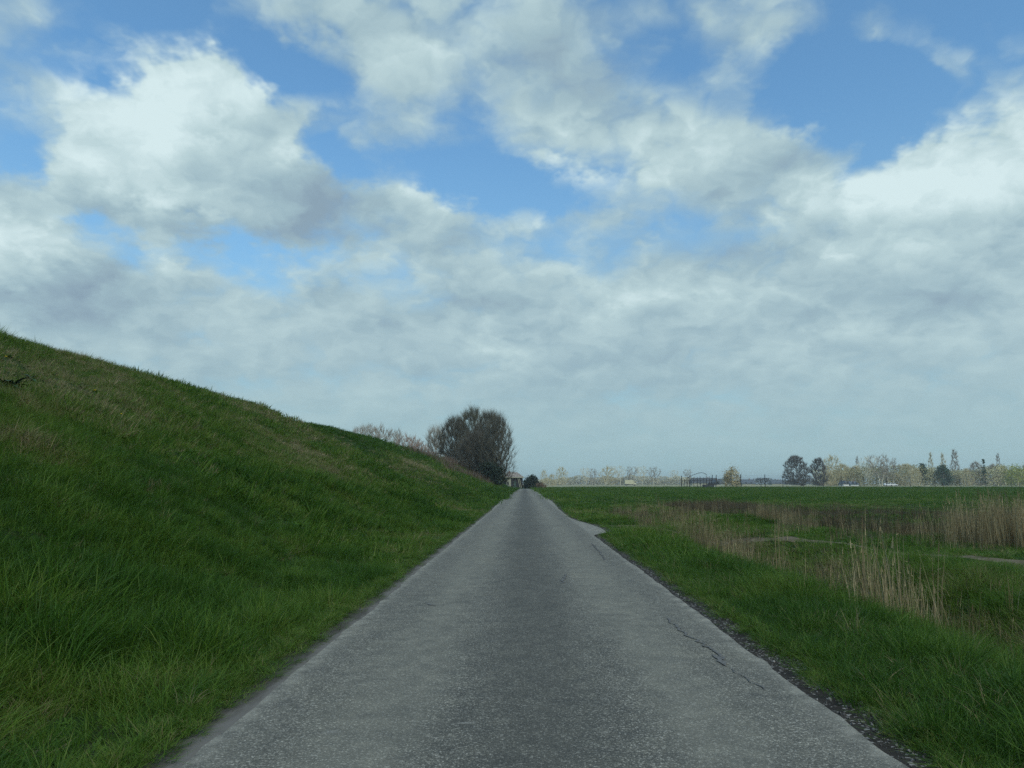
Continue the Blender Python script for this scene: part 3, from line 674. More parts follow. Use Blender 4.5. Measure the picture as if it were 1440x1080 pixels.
# --- gravel on the right-hand shoulder
def stone(seed, mat):
    rs = np.random.default_rng(seed); bm = bmesh.new(); bmesh.ops.create_icosphere(bm, subdivisions=1, radius=1)
    for v in bm.verts: v.co *= .7 + .5 * rs.random(); v.co.z *= .6
    me = bpy.data.meshes.new('stone'); bm.to_mesh(me); bm.free(); me.materials.append(mat); return me
M_STONE = m_instanced('loose_stone', [(0, (.04, .04, .038)), (.6, (.11, .105, .098)), (1, (.32, .31, .29))], 0, .9, .15)
S_SRC = [source('stone', stone(i, M_STONE)) for i in range(3)]
n = 2600; yy = 2.5 + 28 * rng.random(n) ** 1.5; xx = edge_r(yy) + .02 + .30 * rng.random(n); k_ = rng.random(n) < np.clip(4 * (fbm(xx * 3, yy * 1.4, 3) - .38), .08, 1); xx, yy = xx[k_], yy[k_]; n = len(xx); s_ = .004 + .010 * rng.random(n) ** 3
scatter('gravel', np.stack([xx, yy, -.006 + 0 * xx], -1), up_rot(n, 3), np.stack([s_] * 3, -1), .05 + .8 * rng.random(n) ** 3, rng.integers(0, 3, n), S_SRC)['label'] = 'loose stones on the dark shoulder beside the asphalt'

# ------------------------------------------------------------------ trees
def tubes(p0, p1, r0, r1, n):
    d = p1 - p0; L = np.linalg.norm(d, axis=1)[:, None] + 1e-9; d = d / L
    ref = np.where(np.abs(d[:, 2:3]) > .9, np.array([[1., 0, 0]]), np.array([[0, 0, 1.]]))
    u = np.cross(d, ref); u /= np.linalg.norm(u, axis=1)[:, None] + 1e-9; w = np.cross(d, u)
    a = np.arange(n) * 2 * math.pi / n; c, s = np.cos(a), np.sin(a)
    ring = u[:, None, :] * c[None, :, None] + w[:, None, :] * s[None, :, None]
    A = p0[:, None, :] + ring * r0[:, None, None]; B = p1[:, None, :] + ring * r1[:, None, None]
    V = np.concatenate([A, B], 1).reshape(-1, 3); m = len(p0)
    k = np.arange(n); q = np.stack([k, (k + 1) % n, n + (k + 1) % n, n + k], -1)
    return V, (np.arange(m)[:, None, None] * 2 * n + q[None]).reshape(-1, 4)

def tree_meshes(seed, H, W, shape='round', n=350, stems=1, base=.22, twigs=9, twig_l=1.0, twig_w=.03, r_tip=.018, bf=.45, upward=.5, lean=(0, 0), trunk_r=None, mat_t=None, mat_c=None):
    """bare tree: limbs grown through the crown's volume to scattered tips, thin twigs at every tip; returns trunk and crown meshes"""
    rs = np.random.default_rng(seed)
    pts = []
    while len(pts) < n:
        t = rs.random(); a = rs.random() * 6.283; rr = math.sqrt(rs.random()) ** .8
        z = base + (1 - base) * t
        if shape == 'round': rad = math.sin(math.pi * (.10 + .86 * t) ** .85) ** .6
        elif shape == 'vase': rad = (.25 + .85 * t ** .8) * (1 - max(0, t - .72) ** 2 * 10)
        elif shape == 'column': rad = math.sin(math.pi * (.12 + .85 * t)) ** .5 * (1 - .35 * t)
        elif shape == 'dome': rad = math.sqrt(max(0, 1 - t ** 2.4))
        elif shape == 'cone': rad = (1 - t) ** .8 + .03
        rad *= .80 + .4 * vnoise(a * 1.3 + seed, t * 4 + seed)
        r = rr * max(rad, .02) * W / 2
        pts.append((r * math.cos(a) + lean[0] * z * H, r * math.sin(a) + lean[1] * z * H, z * H * (.94 + .1 * rs.random())))
    pts = np.array(pts)
    nodes = []; par = []; plen = []
    for s in range(stems):
        a = rs.random() * 6.283; o = W * .10 * (stems > 1) * math.sqrt(rs.random() + .1) * 1.6
        b = np.array([o * math.cos(a), o * math.sin(a), -.15]); dirv = np.array([math.cos(a) * .10 * (stems > 1) + lean[0] + rs.normal(0, .03), math.sin(a) * .10 * (stems > 1) + lean[1] + rs.normal(0, .03), 1.0])
        kk = 5; hh = H * (base + (.30 if shape in ('column', 'cone') else .12)) + .15
        for k in range(kk + 1):
            q = b + dirv * hh * k / kk + np.array([rs.normal(0, .012), rs.normal(0, .012), 0]) * H * (k > 0)
            nodes.append(q); par.append(len(nodes) - 2 if k else -1); plen.append(hh * k / kk)
    nt = len(nodes); order = np.argsort(np.linalg.norm(pts - np.array([0, 0, H * base]), axis=1))
    arr = np.zeros((nt + n, 3)); arr[:nt] = nodes; pl = np.zeros(nt + n); pl[:nt] = plen; par = par + [0] * n; m = nt
    usable = np.ones(nt + n, bool)
    for i in range(nt):
        if arr[i, 2] < H * base * .55: usable[i] = False
    for i in order:
        p = pts[i]; d = np.linalg.norm(arr[:m] - p, axis=1)
        c = d + bf * pl[:m] + 2.5 * np.maximum(0, arr[:m, 2] - p[2] + .05 * H * 0) + (~usable[:m]) * 1e6
        j = int(np.argmin(c)); arr[m] = p; par[m] = j; pl[m] = pl[j] + d[j]; m += 1
    par = np.array(par); cnt = np.zeros(m); child = np.zeros(m, int)
    for i in range(m - 1, -1, -1):
        cnt[i] = max(cnt[i], 1) if child[i] == 0 else cnt[i]
        if par[i] >= 0: cnt[par[i]] += cnt[i]; child[par[i]] += 1
    rad = r_tip * cnt ** .46
    if trunk_r: rad *= 1 + (trunk_r / rad[0] - 1) * sstep(rad / rad.max(), .12, .8)
    has = np.where(par >= 0)[0]; p0 = arr[par[has]]; p1 = arr[has]; r1 = rad[has]; r0 = np.minimum(rad[par[has]], r1 * 1.6)
    tr = has < nt
    tm = []
    for s in range(stems):
        ix = has[tr]; sel = (ix >= s * 6) & (ix < s * 6 + 6); q0, q1, a0, a1 = p0[tr][sel], p1[tr][sel], r0[tr][sel], r1[tr][sel]
        tv, tq = tubes(q0, q1, np.maximum(a0, a1), a1, 7); tm.append(mesh_np('trunk', tv, tq, mat=mat_t, smooth=True))
    cv, cq = tubes(p0[~tr], p1[~tr], r0[~tr], r1[~tr], 4)
    # twigs
    src = np.where((rad < r_tip * 3.2) & (np.arange(m) >= nt))[0]
    e = np.repeat(src, twigs); b = arr[e] - (arr[e] - arr[par[e]]) * rs.random(len(e))[:, None] * .8
    d = rs.normal(0, 1, (len(e), 3)); d /= np.linalg.norm(d, axis=1)[:, None]
    out = arr[e] - np.array([0, 0, H * (base + .2)]); out /= np.linalg.norm(out, axis=1)[:, None] + 1e-9
    d = d * .75 + out * .55 + np.array([0, 0, upward]); d /= np.linalg.norm(d, axis=1)[:, None]
    L = twig_l * (.5 + .9 * rs.random(len(e)))
    sd = np.cross(d, rs.normal(0, 1, (len(e), 3))); sd /= np.linalg.norm(sd, axis=1)[:, None] + 1e-9; sd *= twig_w * .5 * (.6 + .8 * rs.random(len(e)))[:, None]
    tips = b + d * L[:, None]; tv2 = np.stack([b - sd, b + sd, tips], 1).reshape(-1, 3); tt = np.arange(len(e) * 3).reshape(-1, 3) + len(cv)
    cm = mesh_np('crown', np.concatenate([cv, tv2]), cq, tt, mat=mat_c)
    return tm, cm

def leafy_meshes(seed, H, W, shape, n, leaf, mat_t, mat_c, base=.08):
    """evergreen or leafing crown: many small faces spread through the volume in clumps"""
    rs = np.random.default_rng(seed); V = []; cl = []
    nc = max(12, n // 40)
    for k in range(nc):
        t = rs.random() ** .9; a = rs.random() * 6.283
        if shape == 'cone': rad = (1 - t) ** .85 + .04
        elif shape == 'column': rad = math.sin(math.pi * (.1 + .88 * t)) ** .6
        else: rad = math.sqrt(max(0.02, 1 - (2 * t - .9) ** 2)) if t > .45 else .98
        r = W / 2 * rad * (.45 + .55 * rs.random() ** .5) * (.8 + .4 * vnoise(a * 1.5 + seed, t * 5))
        cl.append((r * math.cos(a), r * math.sin(a), H * (base + ((.97 if shape == 'cone' else .88) - base) * t)))
    cl = np.array(cl); ci = rs.integers(0, nc, n); cs = W * .11
    c = cl[ci] + rs.normal(0, 1, (n, 3)) * np.array([cs, cs, cs * (.8 if shape != 'cone' else .5)]); c[:, 2] = np.abs(c[:, 2]) + .03
    u = rs.normal(0, 1, (n, 3)); u /= np.linalg.norm(u, axis=1)[:, None]; w = np.cross(u, rs.normal(0, 1, (n, 3))); w /= np.linalg.norm(w, axis=1)[:, None]
    s = leaf * (.5 + rs.random(n))[:, None]; V = np.stack([c - u * s, c + w * s * .55, c + u * s, c - w * s * .55], 1).reshape(-1, 3)
    cm = mesh_np('crown', V, np.arange(4 * n).reshape(-1, 4), mat=mat_c)
    k = 4; p0 = np.array([[0, 0, -.2 + H * .9 * i / k] for i in range(k)]); p1 = np.array([[rs.normal(0, .01) * H, rs.normal(0, .01) * H, -.2 + H * .9 * (i + 1) / k] for i in range(k)]); p0[1:] = p1[:-1]
    r = W * .045 * np.linspace(1, .2, k + 1); tv, tq = tubes(p0, p1, r[:-1], r[1:], 7)
    return [mesh_np('trunk', tv, tq, mat=mat_t, smooth=True)], cm

def add_tree(name, meshes, loc, label, group=None, rz=0, scale=1.0, cat='tree', sxy=None):
    o = empty(name, loc, label, cat, group, rz); o.scale = ((sxy or scale), (sxy or scale), scale)
    for t in meshes[0]: link('trunk', t, o)
    link('crown', meshes[1], o); return o
def surf(x, y): return float(dike_z(x, y)) if x < -2 and y < DIKE_END else float(ground_z(x, y))

BK_DARK = m_bark('bark_dark', (.12, .112, .088)); BK_TWIG = m_bark('twigs_dark', (.118, .112, .084), .5); BK_OLIVE = m_bark('twigs_olive', (.122, .118, .078), .5)
BK_TAN = m_bark('twigs_tan', (.58, .51, .31)); BK_PALE = m_bark('bark_pale', (.70, .65, .50)); BK_GREY = m_bark('twigs_grey', (.36, .32, .26)); BK_ROSE = m_bark('twigs_rose', (.34, .24, .18)); BK_YEL = m_bark('twigs_yellow', (.36, .31, .13))  # tan and pale tones raised to stand in for sunlight on far trees
LF_EVER = m_plain('evergreen_needles', (.055, .10, .055), .8, .5, .8); LF_DARK = m_plain('ivy_leaves', (.022, .036, .022), .6, .5, 2); LF_SPRING = m_plain('spring_leaves', (.30, .33, .07), .7, .35, .6); LF_SCRUB = m_plain('scrub', (.42, .35, .19), .9, .5, .15)

# the dark clump on the dike foot beyond the verge
CL = [  # px x, px top, px width, depth, shape, stems, material
 (613, 604, 34, 150, 'vase', 2, BK_GREY, 'small bare tree with see-through crown at the dike side of the dark clump'),
 (640, 592, 52, 138, 'round', 4, BK_TWIG, 'dense dark bare tree between the small see-through tree and the tallest crown of the clump'),
 (664, 578, 58, 140, 'round', 4, BK_OLIVE, 'tallest dense dark bare tree in the middle of the clump beside the road'),
 (688, 584, 50, 134, 'round', 3, BK_TWIG, 'dense dark bare tree next to the one leaning over the asphalt'),
 (700, 588, 50, 128, 'round', 3, BK_TWIG, 'bare tree with open branches reaching out over the asphalt edge'),
 (668, 612, 60, 131, 'dome', 5, BK_DARK, 'low dark thicket at the foot of the tall bare clump')]
for i, (px, top, w, Y, sh, st, mt, lab) in enumerate(CL):
    p = at(px, 680, Y); zb = surf(p.x, Y); zt = at(px, top, Y).z; H = zt - zb; W = w / F_PX * Y * 1.04
    mm = tree_meshes(200 + i, H, W, sh, 600 if i else 240, st, .12 if sh != 'vase' else .16, 19 if i not in (0, 4) else 13, 1.5, .022, .019, .5, 1.0, (0.03 if i == 4 else 0, 0), mat_t=BK_DARK, mat_c=mt)
    add_tree('bare_tree', mm, (p.x, Y, zb - .05), lab, 'dark bare trees beside the road', rz=i * 1.1)
# ivy-dark undergrowth along the road edge below the clump
for i, (px, Y, h, w, lab) in enumerate([(690, 122, 3.4, 4.2, 'dark ivy-covered shrub under the tree reaching over the asphalt'), (684, 136, 4.6, 5.4, 'dark shrub under the tallest bare trees')]):
    p = at(px, 680, Y); mm = leafy_meshes(240 + i, h, w, 'round', 2600, .16, BK_DARK, LF_DARK)
    add_tree('dark_shrub', mm, (p.x, Y, surf(p.x, Y)), lab, 'dark undergrowth below the clump', cat='shrub')
# reddish brown bramble on the dike slope before the clump
n = 900; yy = 70 + 62 * rng.random(n); s_ = rng.random(n); xx = -(5.0 + 7.5 * s_) - (yy - 70) * .0
k_ = rng.random(n) < sstep(yy, 66, 96) * np.clip(.2 + 3.0 * (fbm(xx * .3, yy * .1 + 40, 3) - .36), 0, 1)
k_ &= (-xx) > 9.5 - (yy - 70) * .10
xx, yy = xx[k_], yy[k_]; n = len(xx)
BR = [source('bramble_tuft', reeds(26, .9, .7, 300 + i, m_instanced('bramble_%d' % i, [(0, (.05, .035, .025)), (.5, (.11, .075, .055)), (1, (.22, .16, .11))], .15), .022)) for i in range(2)]
kind(scatter('brambles', np.stack([xx, yy, dike_z(xx, yy) - .03], -1), up_rot(n, .3), np.stack([1 + .5 * rng.random(n)] * 2 + [.6 + .7 * rng.random(n)], -1), .3 + .6 * rng.random(n), rng.integers(0, 2, n), BR), 'stuff', 'reddish brown brambles on the dike slope before the bare trees')

# bare trees behind the dike crest
BT = [tree_meshes(400 + i, 18, 7.5, 'vase', 130, 1, .35, 7, 1.5, .07, .035, .5, .9, mat_t=BK_GREY, mat_c=BK_GREY) for i in range(3)]
BT2 = [tree_meshes(410 + i, 11, 9, 'round', 140, 3, .12, 8, 1.2, .07, .03, .5, .7, mat_t=BK_GREY, mat_c=BK_ROSE) for i in range(2)]
for i, (px, top, Y) in enumerate([(497, 606, 262), (506, 603, 268), (514, 601, 258), (519, 600, 264), (529, 602, 270), (538, 603, 262), (551, 607, 266), (557, 609, 258)]):
    H = at(px, top, Y).z; p = at(px, 680, Y); add_tree('bare_tree', BT[i % 3], (p.x, Y, -.05), 'tall thin bare tree standing behind the dike crest', 'thin bare trees behind the dike', i * 1.7, H / 18 / .98)
for i, (px, top, Y) in enumerate([(567, 616, 240), (578, 618, 236), (587, 622, 230), (596, 627, 226)]):
    H = at(px, top, Y).z; p = at(px, 680, Y); add_tree('bare_tree', BT2[i % 2], (p.x, Y, -.05), 'low rosy brown bare tree between the thin trees and the dark clump', 'rosy bare trees behind the dike', i * 2.1, H / 11 / .98)

# far trees: kinds shared between alike ones
def K(seed, H, W, sh, mt, mc, n=250, st=1, base=.15, tw=16, tl=1.5, twd=.10): return (H, tree_meshes(seed, H, W, sh, n, st, base, tw, tl, twd, .035, .5, .6, mat_t=mt, mat_c=mc))
def KL(seed, H, W, sh, mc, n, leaf, mt=None): return (H, leafy_meshes(seed, H, W, sh, n, leaf, mt or BK_GREY, mc))
BK_SLATE = m_bark('twigs_slate', (.15, .138, .122))
KIND = {
 'dark': [K(500, 17, 17, 'round', BK_GREY, BK_SLATE, 420, 2, .03, 30, 1.6, .11), K(501, 16, 11, 'round', BK_GREY, BK_SLATE, 300, 2, .03, 26, 1.6, .11)],
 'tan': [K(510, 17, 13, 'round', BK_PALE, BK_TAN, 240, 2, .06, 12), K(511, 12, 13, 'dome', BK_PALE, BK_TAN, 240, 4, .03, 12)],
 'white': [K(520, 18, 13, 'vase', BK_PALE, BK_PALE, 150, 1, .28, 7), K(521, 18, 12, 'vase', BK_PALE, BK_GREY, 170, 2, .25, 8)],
 'column': [K(530, 20, 5.2, 'column', BK_GREY, BK_TAN, 170, 1, .05, 10, 1.5), K(531, 20, 6, 'column', BK_GREY, BK_GREY, 190, 1, .05, 11, 1.5)],
 'grey': [K(540, 13, 11, 'dome', BK_GREY, BK_GREY, 220, 3, .05, 11)],
 'ever': [KL(550, 14, 9.5, 'round', LF_EVER, 2600, .42), KL(551, 18, 3.6, 'cone', LF_EVER, 1500, .34), KL(552, 13, 7, 'cone', LF_EVER, 2200, .40)],
 'spring': [KL(560, 12, 14, 'round', LF_SPRING, 3200, .34, BK_TAN)],
 'tanbush': [KL(561, 8.5, 9, 'round', LF_SCRUB, 2400, .30, BK_TAN)],
}
FAR = [ # px x, top, depth, kind, variant, width factor, label, group
 (1121, 643, 430, 'dark', 0, 1.0, 'broad dark rounded bare tree at the open end of the grove', None),
 (1152, 646, 440, 'dark', 1, 1.0, 'smaller dark bare tree between the broad dark one and the tan trees', None),
 (1172, 641, 450, 'tan', 0, .9, 'tall tan bare tree beside the smaller dark one', None),
 (1163, 656, 445, 'tan', 1, .7, 'low tan bare tree in front of the tall tan one', None),
 (1187, 655, 455, 'tan', 1, .9, 'tan spreading tree behind the white gabled house', None),
 (1203, 657, 460, 'tan', 1, .8, 'tan spreading tree between the house and the white-barked trees', None),
 (1207, 644, 500, 'column', 1, .7, 'single grey poplar rising behind the tan trees', None),
 (1222, 642, 440, 'white', 0, .9, 'white-barked tree with open crown and upright trunk', None),
 (1238, 640, 436, 'white', 1, 1.1, 'white-barked tree with grey twigs and leaning trunk', None),
 (1252, 644, 446, 'white', 1, .9, 'white-barked tree behind the parked white car', None),
 (1275, 654, 450, 'tan', 1, .9, 'tan rounded tree between white-barked trees and the evergreens', None),
 (1299, 652, 455, 'ever', 2, .9, 'dark conical evergreen left of the tall poplars', None),
 (1311, 638, 480, 'column', 0, .8, 'slim tan poplar above the evergreens', 'slim tan poplars'),
 (1328, 639, 482, 'column', 0, .9, 'slim tan poplar above the evergreens', 'slim tan poplars'),
 (1327, 653, 450, 'ever', 0, 1.0, 'broad dark rounded evergreen under the slim poplars', None),
 (1345, 635, 470, 'column', 1, 1.15, 'tallest grey poplar of the grove', None),
 (1374, 651, 455, 'grey', 0, .9, 'grey bare tree beside the pencil-thin conifer', None),
 (1385, 645, 450, 'ever', 1, .8, 'pencil-thin dark conifer among grey trees', None),
 (1398, 654, 458, 'grey', 0, .8, 'grey bare tree in front of the lone far poplar', None),
 (1406, 640, 500, 'column', 1, .75, 'lone grey poplar beyond the pencil-thin conifer', None),
 (1412, 655, 470, 'ever', 0, .8, 'dark evergreen beside the yellow-green tree', None),
 (1431, 655, 430, 'spring', 0, .95, 'yellow-green budding tree at the end of the grove', None),
 (1452, 650, 450, 'grey', 0, 1.0, 'grey bare tree past the yellow-green one', None),
 (1290, 660, 440, 'tan', 1, .6, 'low tan tree at the foot of the conical evergreen', None),
 (1360, 660, 445, 'tan', 1, .6, 'low tan tree at the foot of the tallest poplar', None),
 (1030, 657, 232, 'tanbush', 0, .66, 'lone tan rounded bush standing by the tall field posts', None),
 (765, 661, 420, 'tan', 0, .55, 'small tan tree just past the dark evergreen bush by the house', None),
 (776, 668, 440, 'tan', 1, .7, 'low tan tree over the far hedge near the house', None),
 (790, 657, 520, 'tan', 0, .9, 'tan rounded tree standing alone over the hedge', None),
 (824, 658, 560, 'white', 0, .9, 'pale open tree behind the hedge beside the lone rounded tree', 'pale trees over the far hedge'),
 (834, 659, 570, 'white', 1, .8, 'thin grey pale tree between the hedge gap and the wide rosy tan tree', 'pale trees over the far hedge'),
 (856, 656, 560, 'tan', 0, 1.2, 'wide rosy tan tree in the middle of the far hedge', None),
 (872, 655, 545, 'white', 0, .9, 'pale open tree touching the wide rosy tan tree', 'pale trees over the far hedge'),
 (888, 656, 550, 'white', 1, 1.0, 'grey twiggy tree directly behind the yellow lorry', 'pale trees over the far hedge'),
 (903, 656, 555, 'white', 0, 1.0, 'pale open tree just past the yellow lorry', 'pale trees over the far hedge'),
 (920, 657, 552, 'white', 1, 1.1, 'broad grey twiggy tree at the end of the hedge row', 'pale trees over the far hedge'),
 (948, 661, 620, 'white', 0, .9, 'far pale open tree before the cage of posts', 'pale trees over the far hedge'),
 (968, 660, 640, 'white', 1, .9, 'far grey twiggy tree above the cage of posts', 'pale trees over the far hedge'),
]
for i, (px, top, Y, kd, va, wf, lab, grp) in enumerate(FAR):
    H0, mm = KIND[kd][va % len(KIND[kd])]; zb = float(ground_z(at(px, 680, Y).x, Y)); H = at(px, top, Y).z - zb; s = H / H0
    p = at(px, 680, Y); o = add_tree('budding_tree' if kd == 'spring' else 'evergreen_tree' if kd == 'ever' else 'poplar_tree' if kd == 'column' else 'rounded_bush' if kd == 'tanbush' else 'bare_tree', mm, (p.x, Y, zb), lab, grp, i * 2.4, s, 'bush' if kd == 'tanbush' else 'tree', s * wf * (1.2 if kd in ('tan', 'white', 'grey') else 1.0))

# far hedge and undergrowth: one mass each
def thicket(name, label, x0, x1, top0, top1, Y, depth, n, leaf, mat, seed):
    rs = np.random.default_rng(seed); xa, xb = at(x0, 680, Y).x, at(x1, 680, Y).x
    x = xa + (xb - xa) * rs.random(n); pxx = x0 + (x1 - x0) * (x - xa) / (xb - xa)
    ht = (680 - (top0 + (top1 - top0) * fbm(pxx * .09 + seed, pxx * 0, 4))) / F_PX * Y + CAM_H
    c = np.stack([x, Y + depth * (rs.random(n) - .5), ht * rs.random(n) ** .75], -1)
    u = rs.normal(0, 1, (n, 3)); u /= np.linalg.norm(u, axis=1)[:, None]; w = np.cross(u, rs.normal(0, 1, (n, 3))); w /= np.linalg.norm(w, axis=1)[:, None]
    s = leaf * (.5 + rs.random(n))[:, None]; V = np.stack([c - u * s, c + w * s * .5, c + u * s, c - w * s * .5], 1).reshape(-1, 3)
    return kind(link(name, mesh_np(name, V, np.arange(4 * n).reshape(-1, 4), mat=mat)), 'stuff', label)
LF_HEDGE = m_plain('far_hedge', (.47, .45, .33), .9, .45, .04); LF_UNDER = m_plain('undergrowth', (.46, .44, .24), .9, .5, .05); LF_BLUE = m_plain('far_wood', (.10, .105, .10), .9, .4, .03)  # undergrowth brightened in colour to stand in for sunlight on the grove
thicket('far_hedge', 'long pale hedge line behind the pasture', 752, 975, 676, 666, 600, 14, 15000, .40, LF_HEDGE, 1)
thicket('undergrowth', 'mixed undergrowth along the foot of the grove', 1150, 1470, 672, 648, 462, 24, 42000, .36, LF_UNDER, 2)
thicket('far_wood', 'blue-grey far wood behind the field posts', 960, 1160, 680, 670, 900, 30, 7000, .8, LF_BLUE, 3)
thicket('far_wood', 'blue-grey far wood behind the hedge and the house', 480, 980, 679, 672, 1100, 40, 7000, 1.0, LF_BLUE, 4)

# ------------------------------------------------------------------ house at the end of the road, bushes beside it
M_TILE = m_plain('weathered_tiles', (.27, .235, .20), .8, .3, 1.2); M_TIMBER = m_plain('tarred_boards', (.030, .028, .026), .8, .4, 1.5); M_CREAM = m_plain('cream_render', (.36, .35, .25), .8, .1, 1)
M_WHITE = m_plain('white_paint', (.78, .77, .74), .6, .06, 1); M_GLASS = m_plain('window_glass', (.03, .035, .04), .1, .2, 1, .6); M_BRICK = m_plain('brick', (.25, .14, .10), .9, .3, 3)
def hip_roof(x0, x1, y0, y1, ze, zr, hip, over=.35):
    x0 -= over; x1 += over; y0 -= over; y1 += over; ym = (y0 + y1) / 2; t = .14
    v = [(x0, y0, ze), (x1, y0, ze), (x1, y1, ze), (x0, y1, ze), (x0 + hip, ym, zr), (x1 - hip, ym, zr)]
    v += [(a, b, c - t) for a, b, c in v[:4]]
    f = [(0, 1, 5, 4), (1, 2, 5), (2, 3, 4, 5), (3, 0, 4), (6, 7, 1, 0), (7, 8, 2, 1), (8, 9, 3, 2), (9, 6, 0, 3), (9, 8, 7, 6)]
    return v, f
HY = 232.0
hl = at(706, 680, HY).x; hr = at(735, 680, HY).x
house = empty('farmhouse', ((hl + hr) / 2, HY, 0), 'low dark timber house with pale hipped tile roof where the asphalt ends', 'house')
hw = (hr - hl) / 2; ze = at(720, 670.8, HY).z; zr = at(720, 663.8, HY).z
m = MB(); m.box(-hw, hw, 0, 5.5, -.1, ze - .1); m.obj('wall', M_TIMBER, house)
m = MB(); m.add(*hip_roof(-hw, hw, 0, 5.5, ze, zr, 2.0)); rf = m.obj('roof', M_TILE, house)
m = MB(); m.box(-hw - .36, hw + .36, -.40, -.34, ze - .26, ze + .03); m.obj('fascia', M_CREAM, rf)
m = MB(); m.box(-1.2, -.7, 2.4, 2.9, ze + .5, zr + .35); m.obj('chimney', M_BRICK, rf)
def px_x(px): return at(px, 680, HY).x - house.location.x
m = MB(); m.box(px_x(712.5), px_x(718.5), -.09, -.003, -.05, ze - .25); m.obj('render_panel', M_CREAM, house)
m = MB(); m.box(px_x(713.2), px_x(715.5), -.14, -.092, .9, 1.9); w_ = m.obj('window', M_GLASS, house)
m = MB(); m.box(px_x(713.0), px_x(715.7), -.2, -.095, .8, .88); m.obj('sill', M_WHITE, w_)
m = MB(); m.box(px_x(722.5), px_x(726), -.1, -.003, -.05, 2.0); dr = m.obj('door', m_plain('green_door', (.05, .08, .06), .6, .2), house)
m = MB(); m.bar((px_x(723), -.15, 1), (px_x(723), -.15, 1.2), .03); m.obj('handle', M_WHITE, dr)
for a, b in ((728.3, 731.2), (730.5, 733.2)):
    m = MB(); m.bar((px_x(a), -.10, ze - .4), (px_x(b), -.10, .1),   .11, .11, 4); m.obj('brace', M_CREAM, house)
mm = leafy_meshes(600, 3.5, 3.4, 'round', 2600, .17, BK_DARK, LF_DARK); p = at(748, 680, 205); add_tree('dark_bush', mm, (p.x, 205, 0), 'black-green rounded bush beside the house at the bend', None, cat='bush')
mm2 = leafy_meshes(601, 3.0, 3.0, 'round', 2200, .17, BK_DARK, LF_DARK); p = at(744, 680, 214); add_tree('dark_bush', mm2, (p.x, 214, 0), 'dark bush against the house corner behind the black-green one', None, cat='bush')
mm = leafy_meshes(602, 1.5, 2.2, 'round', 900, .13, BK_DARK, m_plain('brown_leaves', (.16, .11, .07), .9, .4, 1)); p = at(761, 680, 200); add_tree('brown_bush', mm, (p.x, 200, 0), 'low brown bush past the black-green bush at the bend', None, cat='bush')

# ------------------------------------------------------------------ posts and frame at the far side of the field
M_POST = m_plain('tarred_posts', (.045, .045, .048), .8, .3, 2); M_WIRE = m_plain('wire', (.18, .19, .2), .5, .1)
FY = 226.0
def fx(px): return at(px, 680, FY).x
def fz(py): return at(1000, py, FY).z
fr = empty('post_frame', (fx(983), FY, float(ground_z(fx(983), FY))), 'cage of dark upright posts with one curved top rail at the field edge', 'frame')
x_ = lambda px: fx(px) - fr.location.x
z_ = lambda py: fz(py) - fr.location.z
for px, t, r in ((958, 669, .13), (962, 674, .07), (966, 671, .10), (969, 671, .13), (975, 672, .08), (980, 671, .08), (985, 670, .10), (989, 671, .08), (994, 669, .10), (998, 670, .08), (1001, 668, .13), (1007, 668, .12)):
    m = MB(); m.bar((x_(px), random.uniform(-.8, .8), -.2), (x_(px) + .05, random.uniform(-.8, .8), z_(t)), r, r * .8, 6); m.obj('post', M_POST, fr)
arc = [(966, 673), (970, 670), (976, 667.5), (982, 665.5), (987, 664.6), (991, 665.6), (995, 668)]
m = MB()
for a, b in zip(arc[:-1], arc[1:]): m.bar((x_(a[0]), 0, z_(a[1])), (x_(b[0]), 0, z_(b[1])), .07)
m.obj('curved_rail', M_POST, fr)
m = MB(); m.bar((x_(958), 0, z_(676)), (x_(1007), 0, z_(675)), .05); m.obj('rail', M_POST, fr)
m = MB(); m.box(x_(988), x_(1004), -.4, .5, -.1, z_(681.5)); m.obj('board_side', m_plain('dark_boards', (.06, .065, .07), .8, .3), fr)
fence = empty('wire_fence', (fx(1042), FY + 4, float(ground_z(fx(1042), FY))), 'tall wire fence on slim dark posts along the far field edge', 'fence')
xf = lambda px: at(px, 680, FY + 4).x - fence.location.x
for px, t, r in ((1042, 667, .12), (1070, 672, .09), (1076, 667, .12), (1101, 669, .09), (1130, 670, .07), (1158, 669, .07), (1183, 669, .08), (1215, 670, .06), (1247, 670, .06), (1280, 670, .06), (1315, 670, .06), (1350, 670, .06), (1386, 670, .06), (1422, 670, .06)):
    m = MB(); m.bar((xf(px), 0, -.2), (xf(px), 0, z_(t)), r, r * .9, 6); m.obj('post', M_POST, fence)
for py in (668.6, 672, 675.5, 679):
    m = MB(); m.bar((xf(1010), 0, z_(py)), (xf(1440), 0, z_(py) - .1), .013, .013, 4); m.obj('wire', M_WIRE, fence)
low = empty('low_shelter', (fx(1073), FY + 60, 0), 'low dark roofed field shelter with white end behind the wire fence', 'shelter')
k = (FY + 60) / F_PX
m = MB(); m.box(-3.2 * k, 3.2 * k, 0, 3, 0, 1.0); m.obj('wall', M_WHITE, low)
m = MB(); v = [(-5.5 * k, -.4, .95), (5.5 * k, -.4, .95), (5.5 * k, 3.4, .95), (-5.5 * k, 3.4, .95), (-4 * k, 1.5, 1.7), (4 * k, 1.5, 1.7)]; m.add(v, [(0, 1, 5, 4), (1, 2, 5), (2, 3, 4, 5), (3, 0, 4), (3, 2, 1, 0)]); m.obj('roof', M_TIMBER, low)

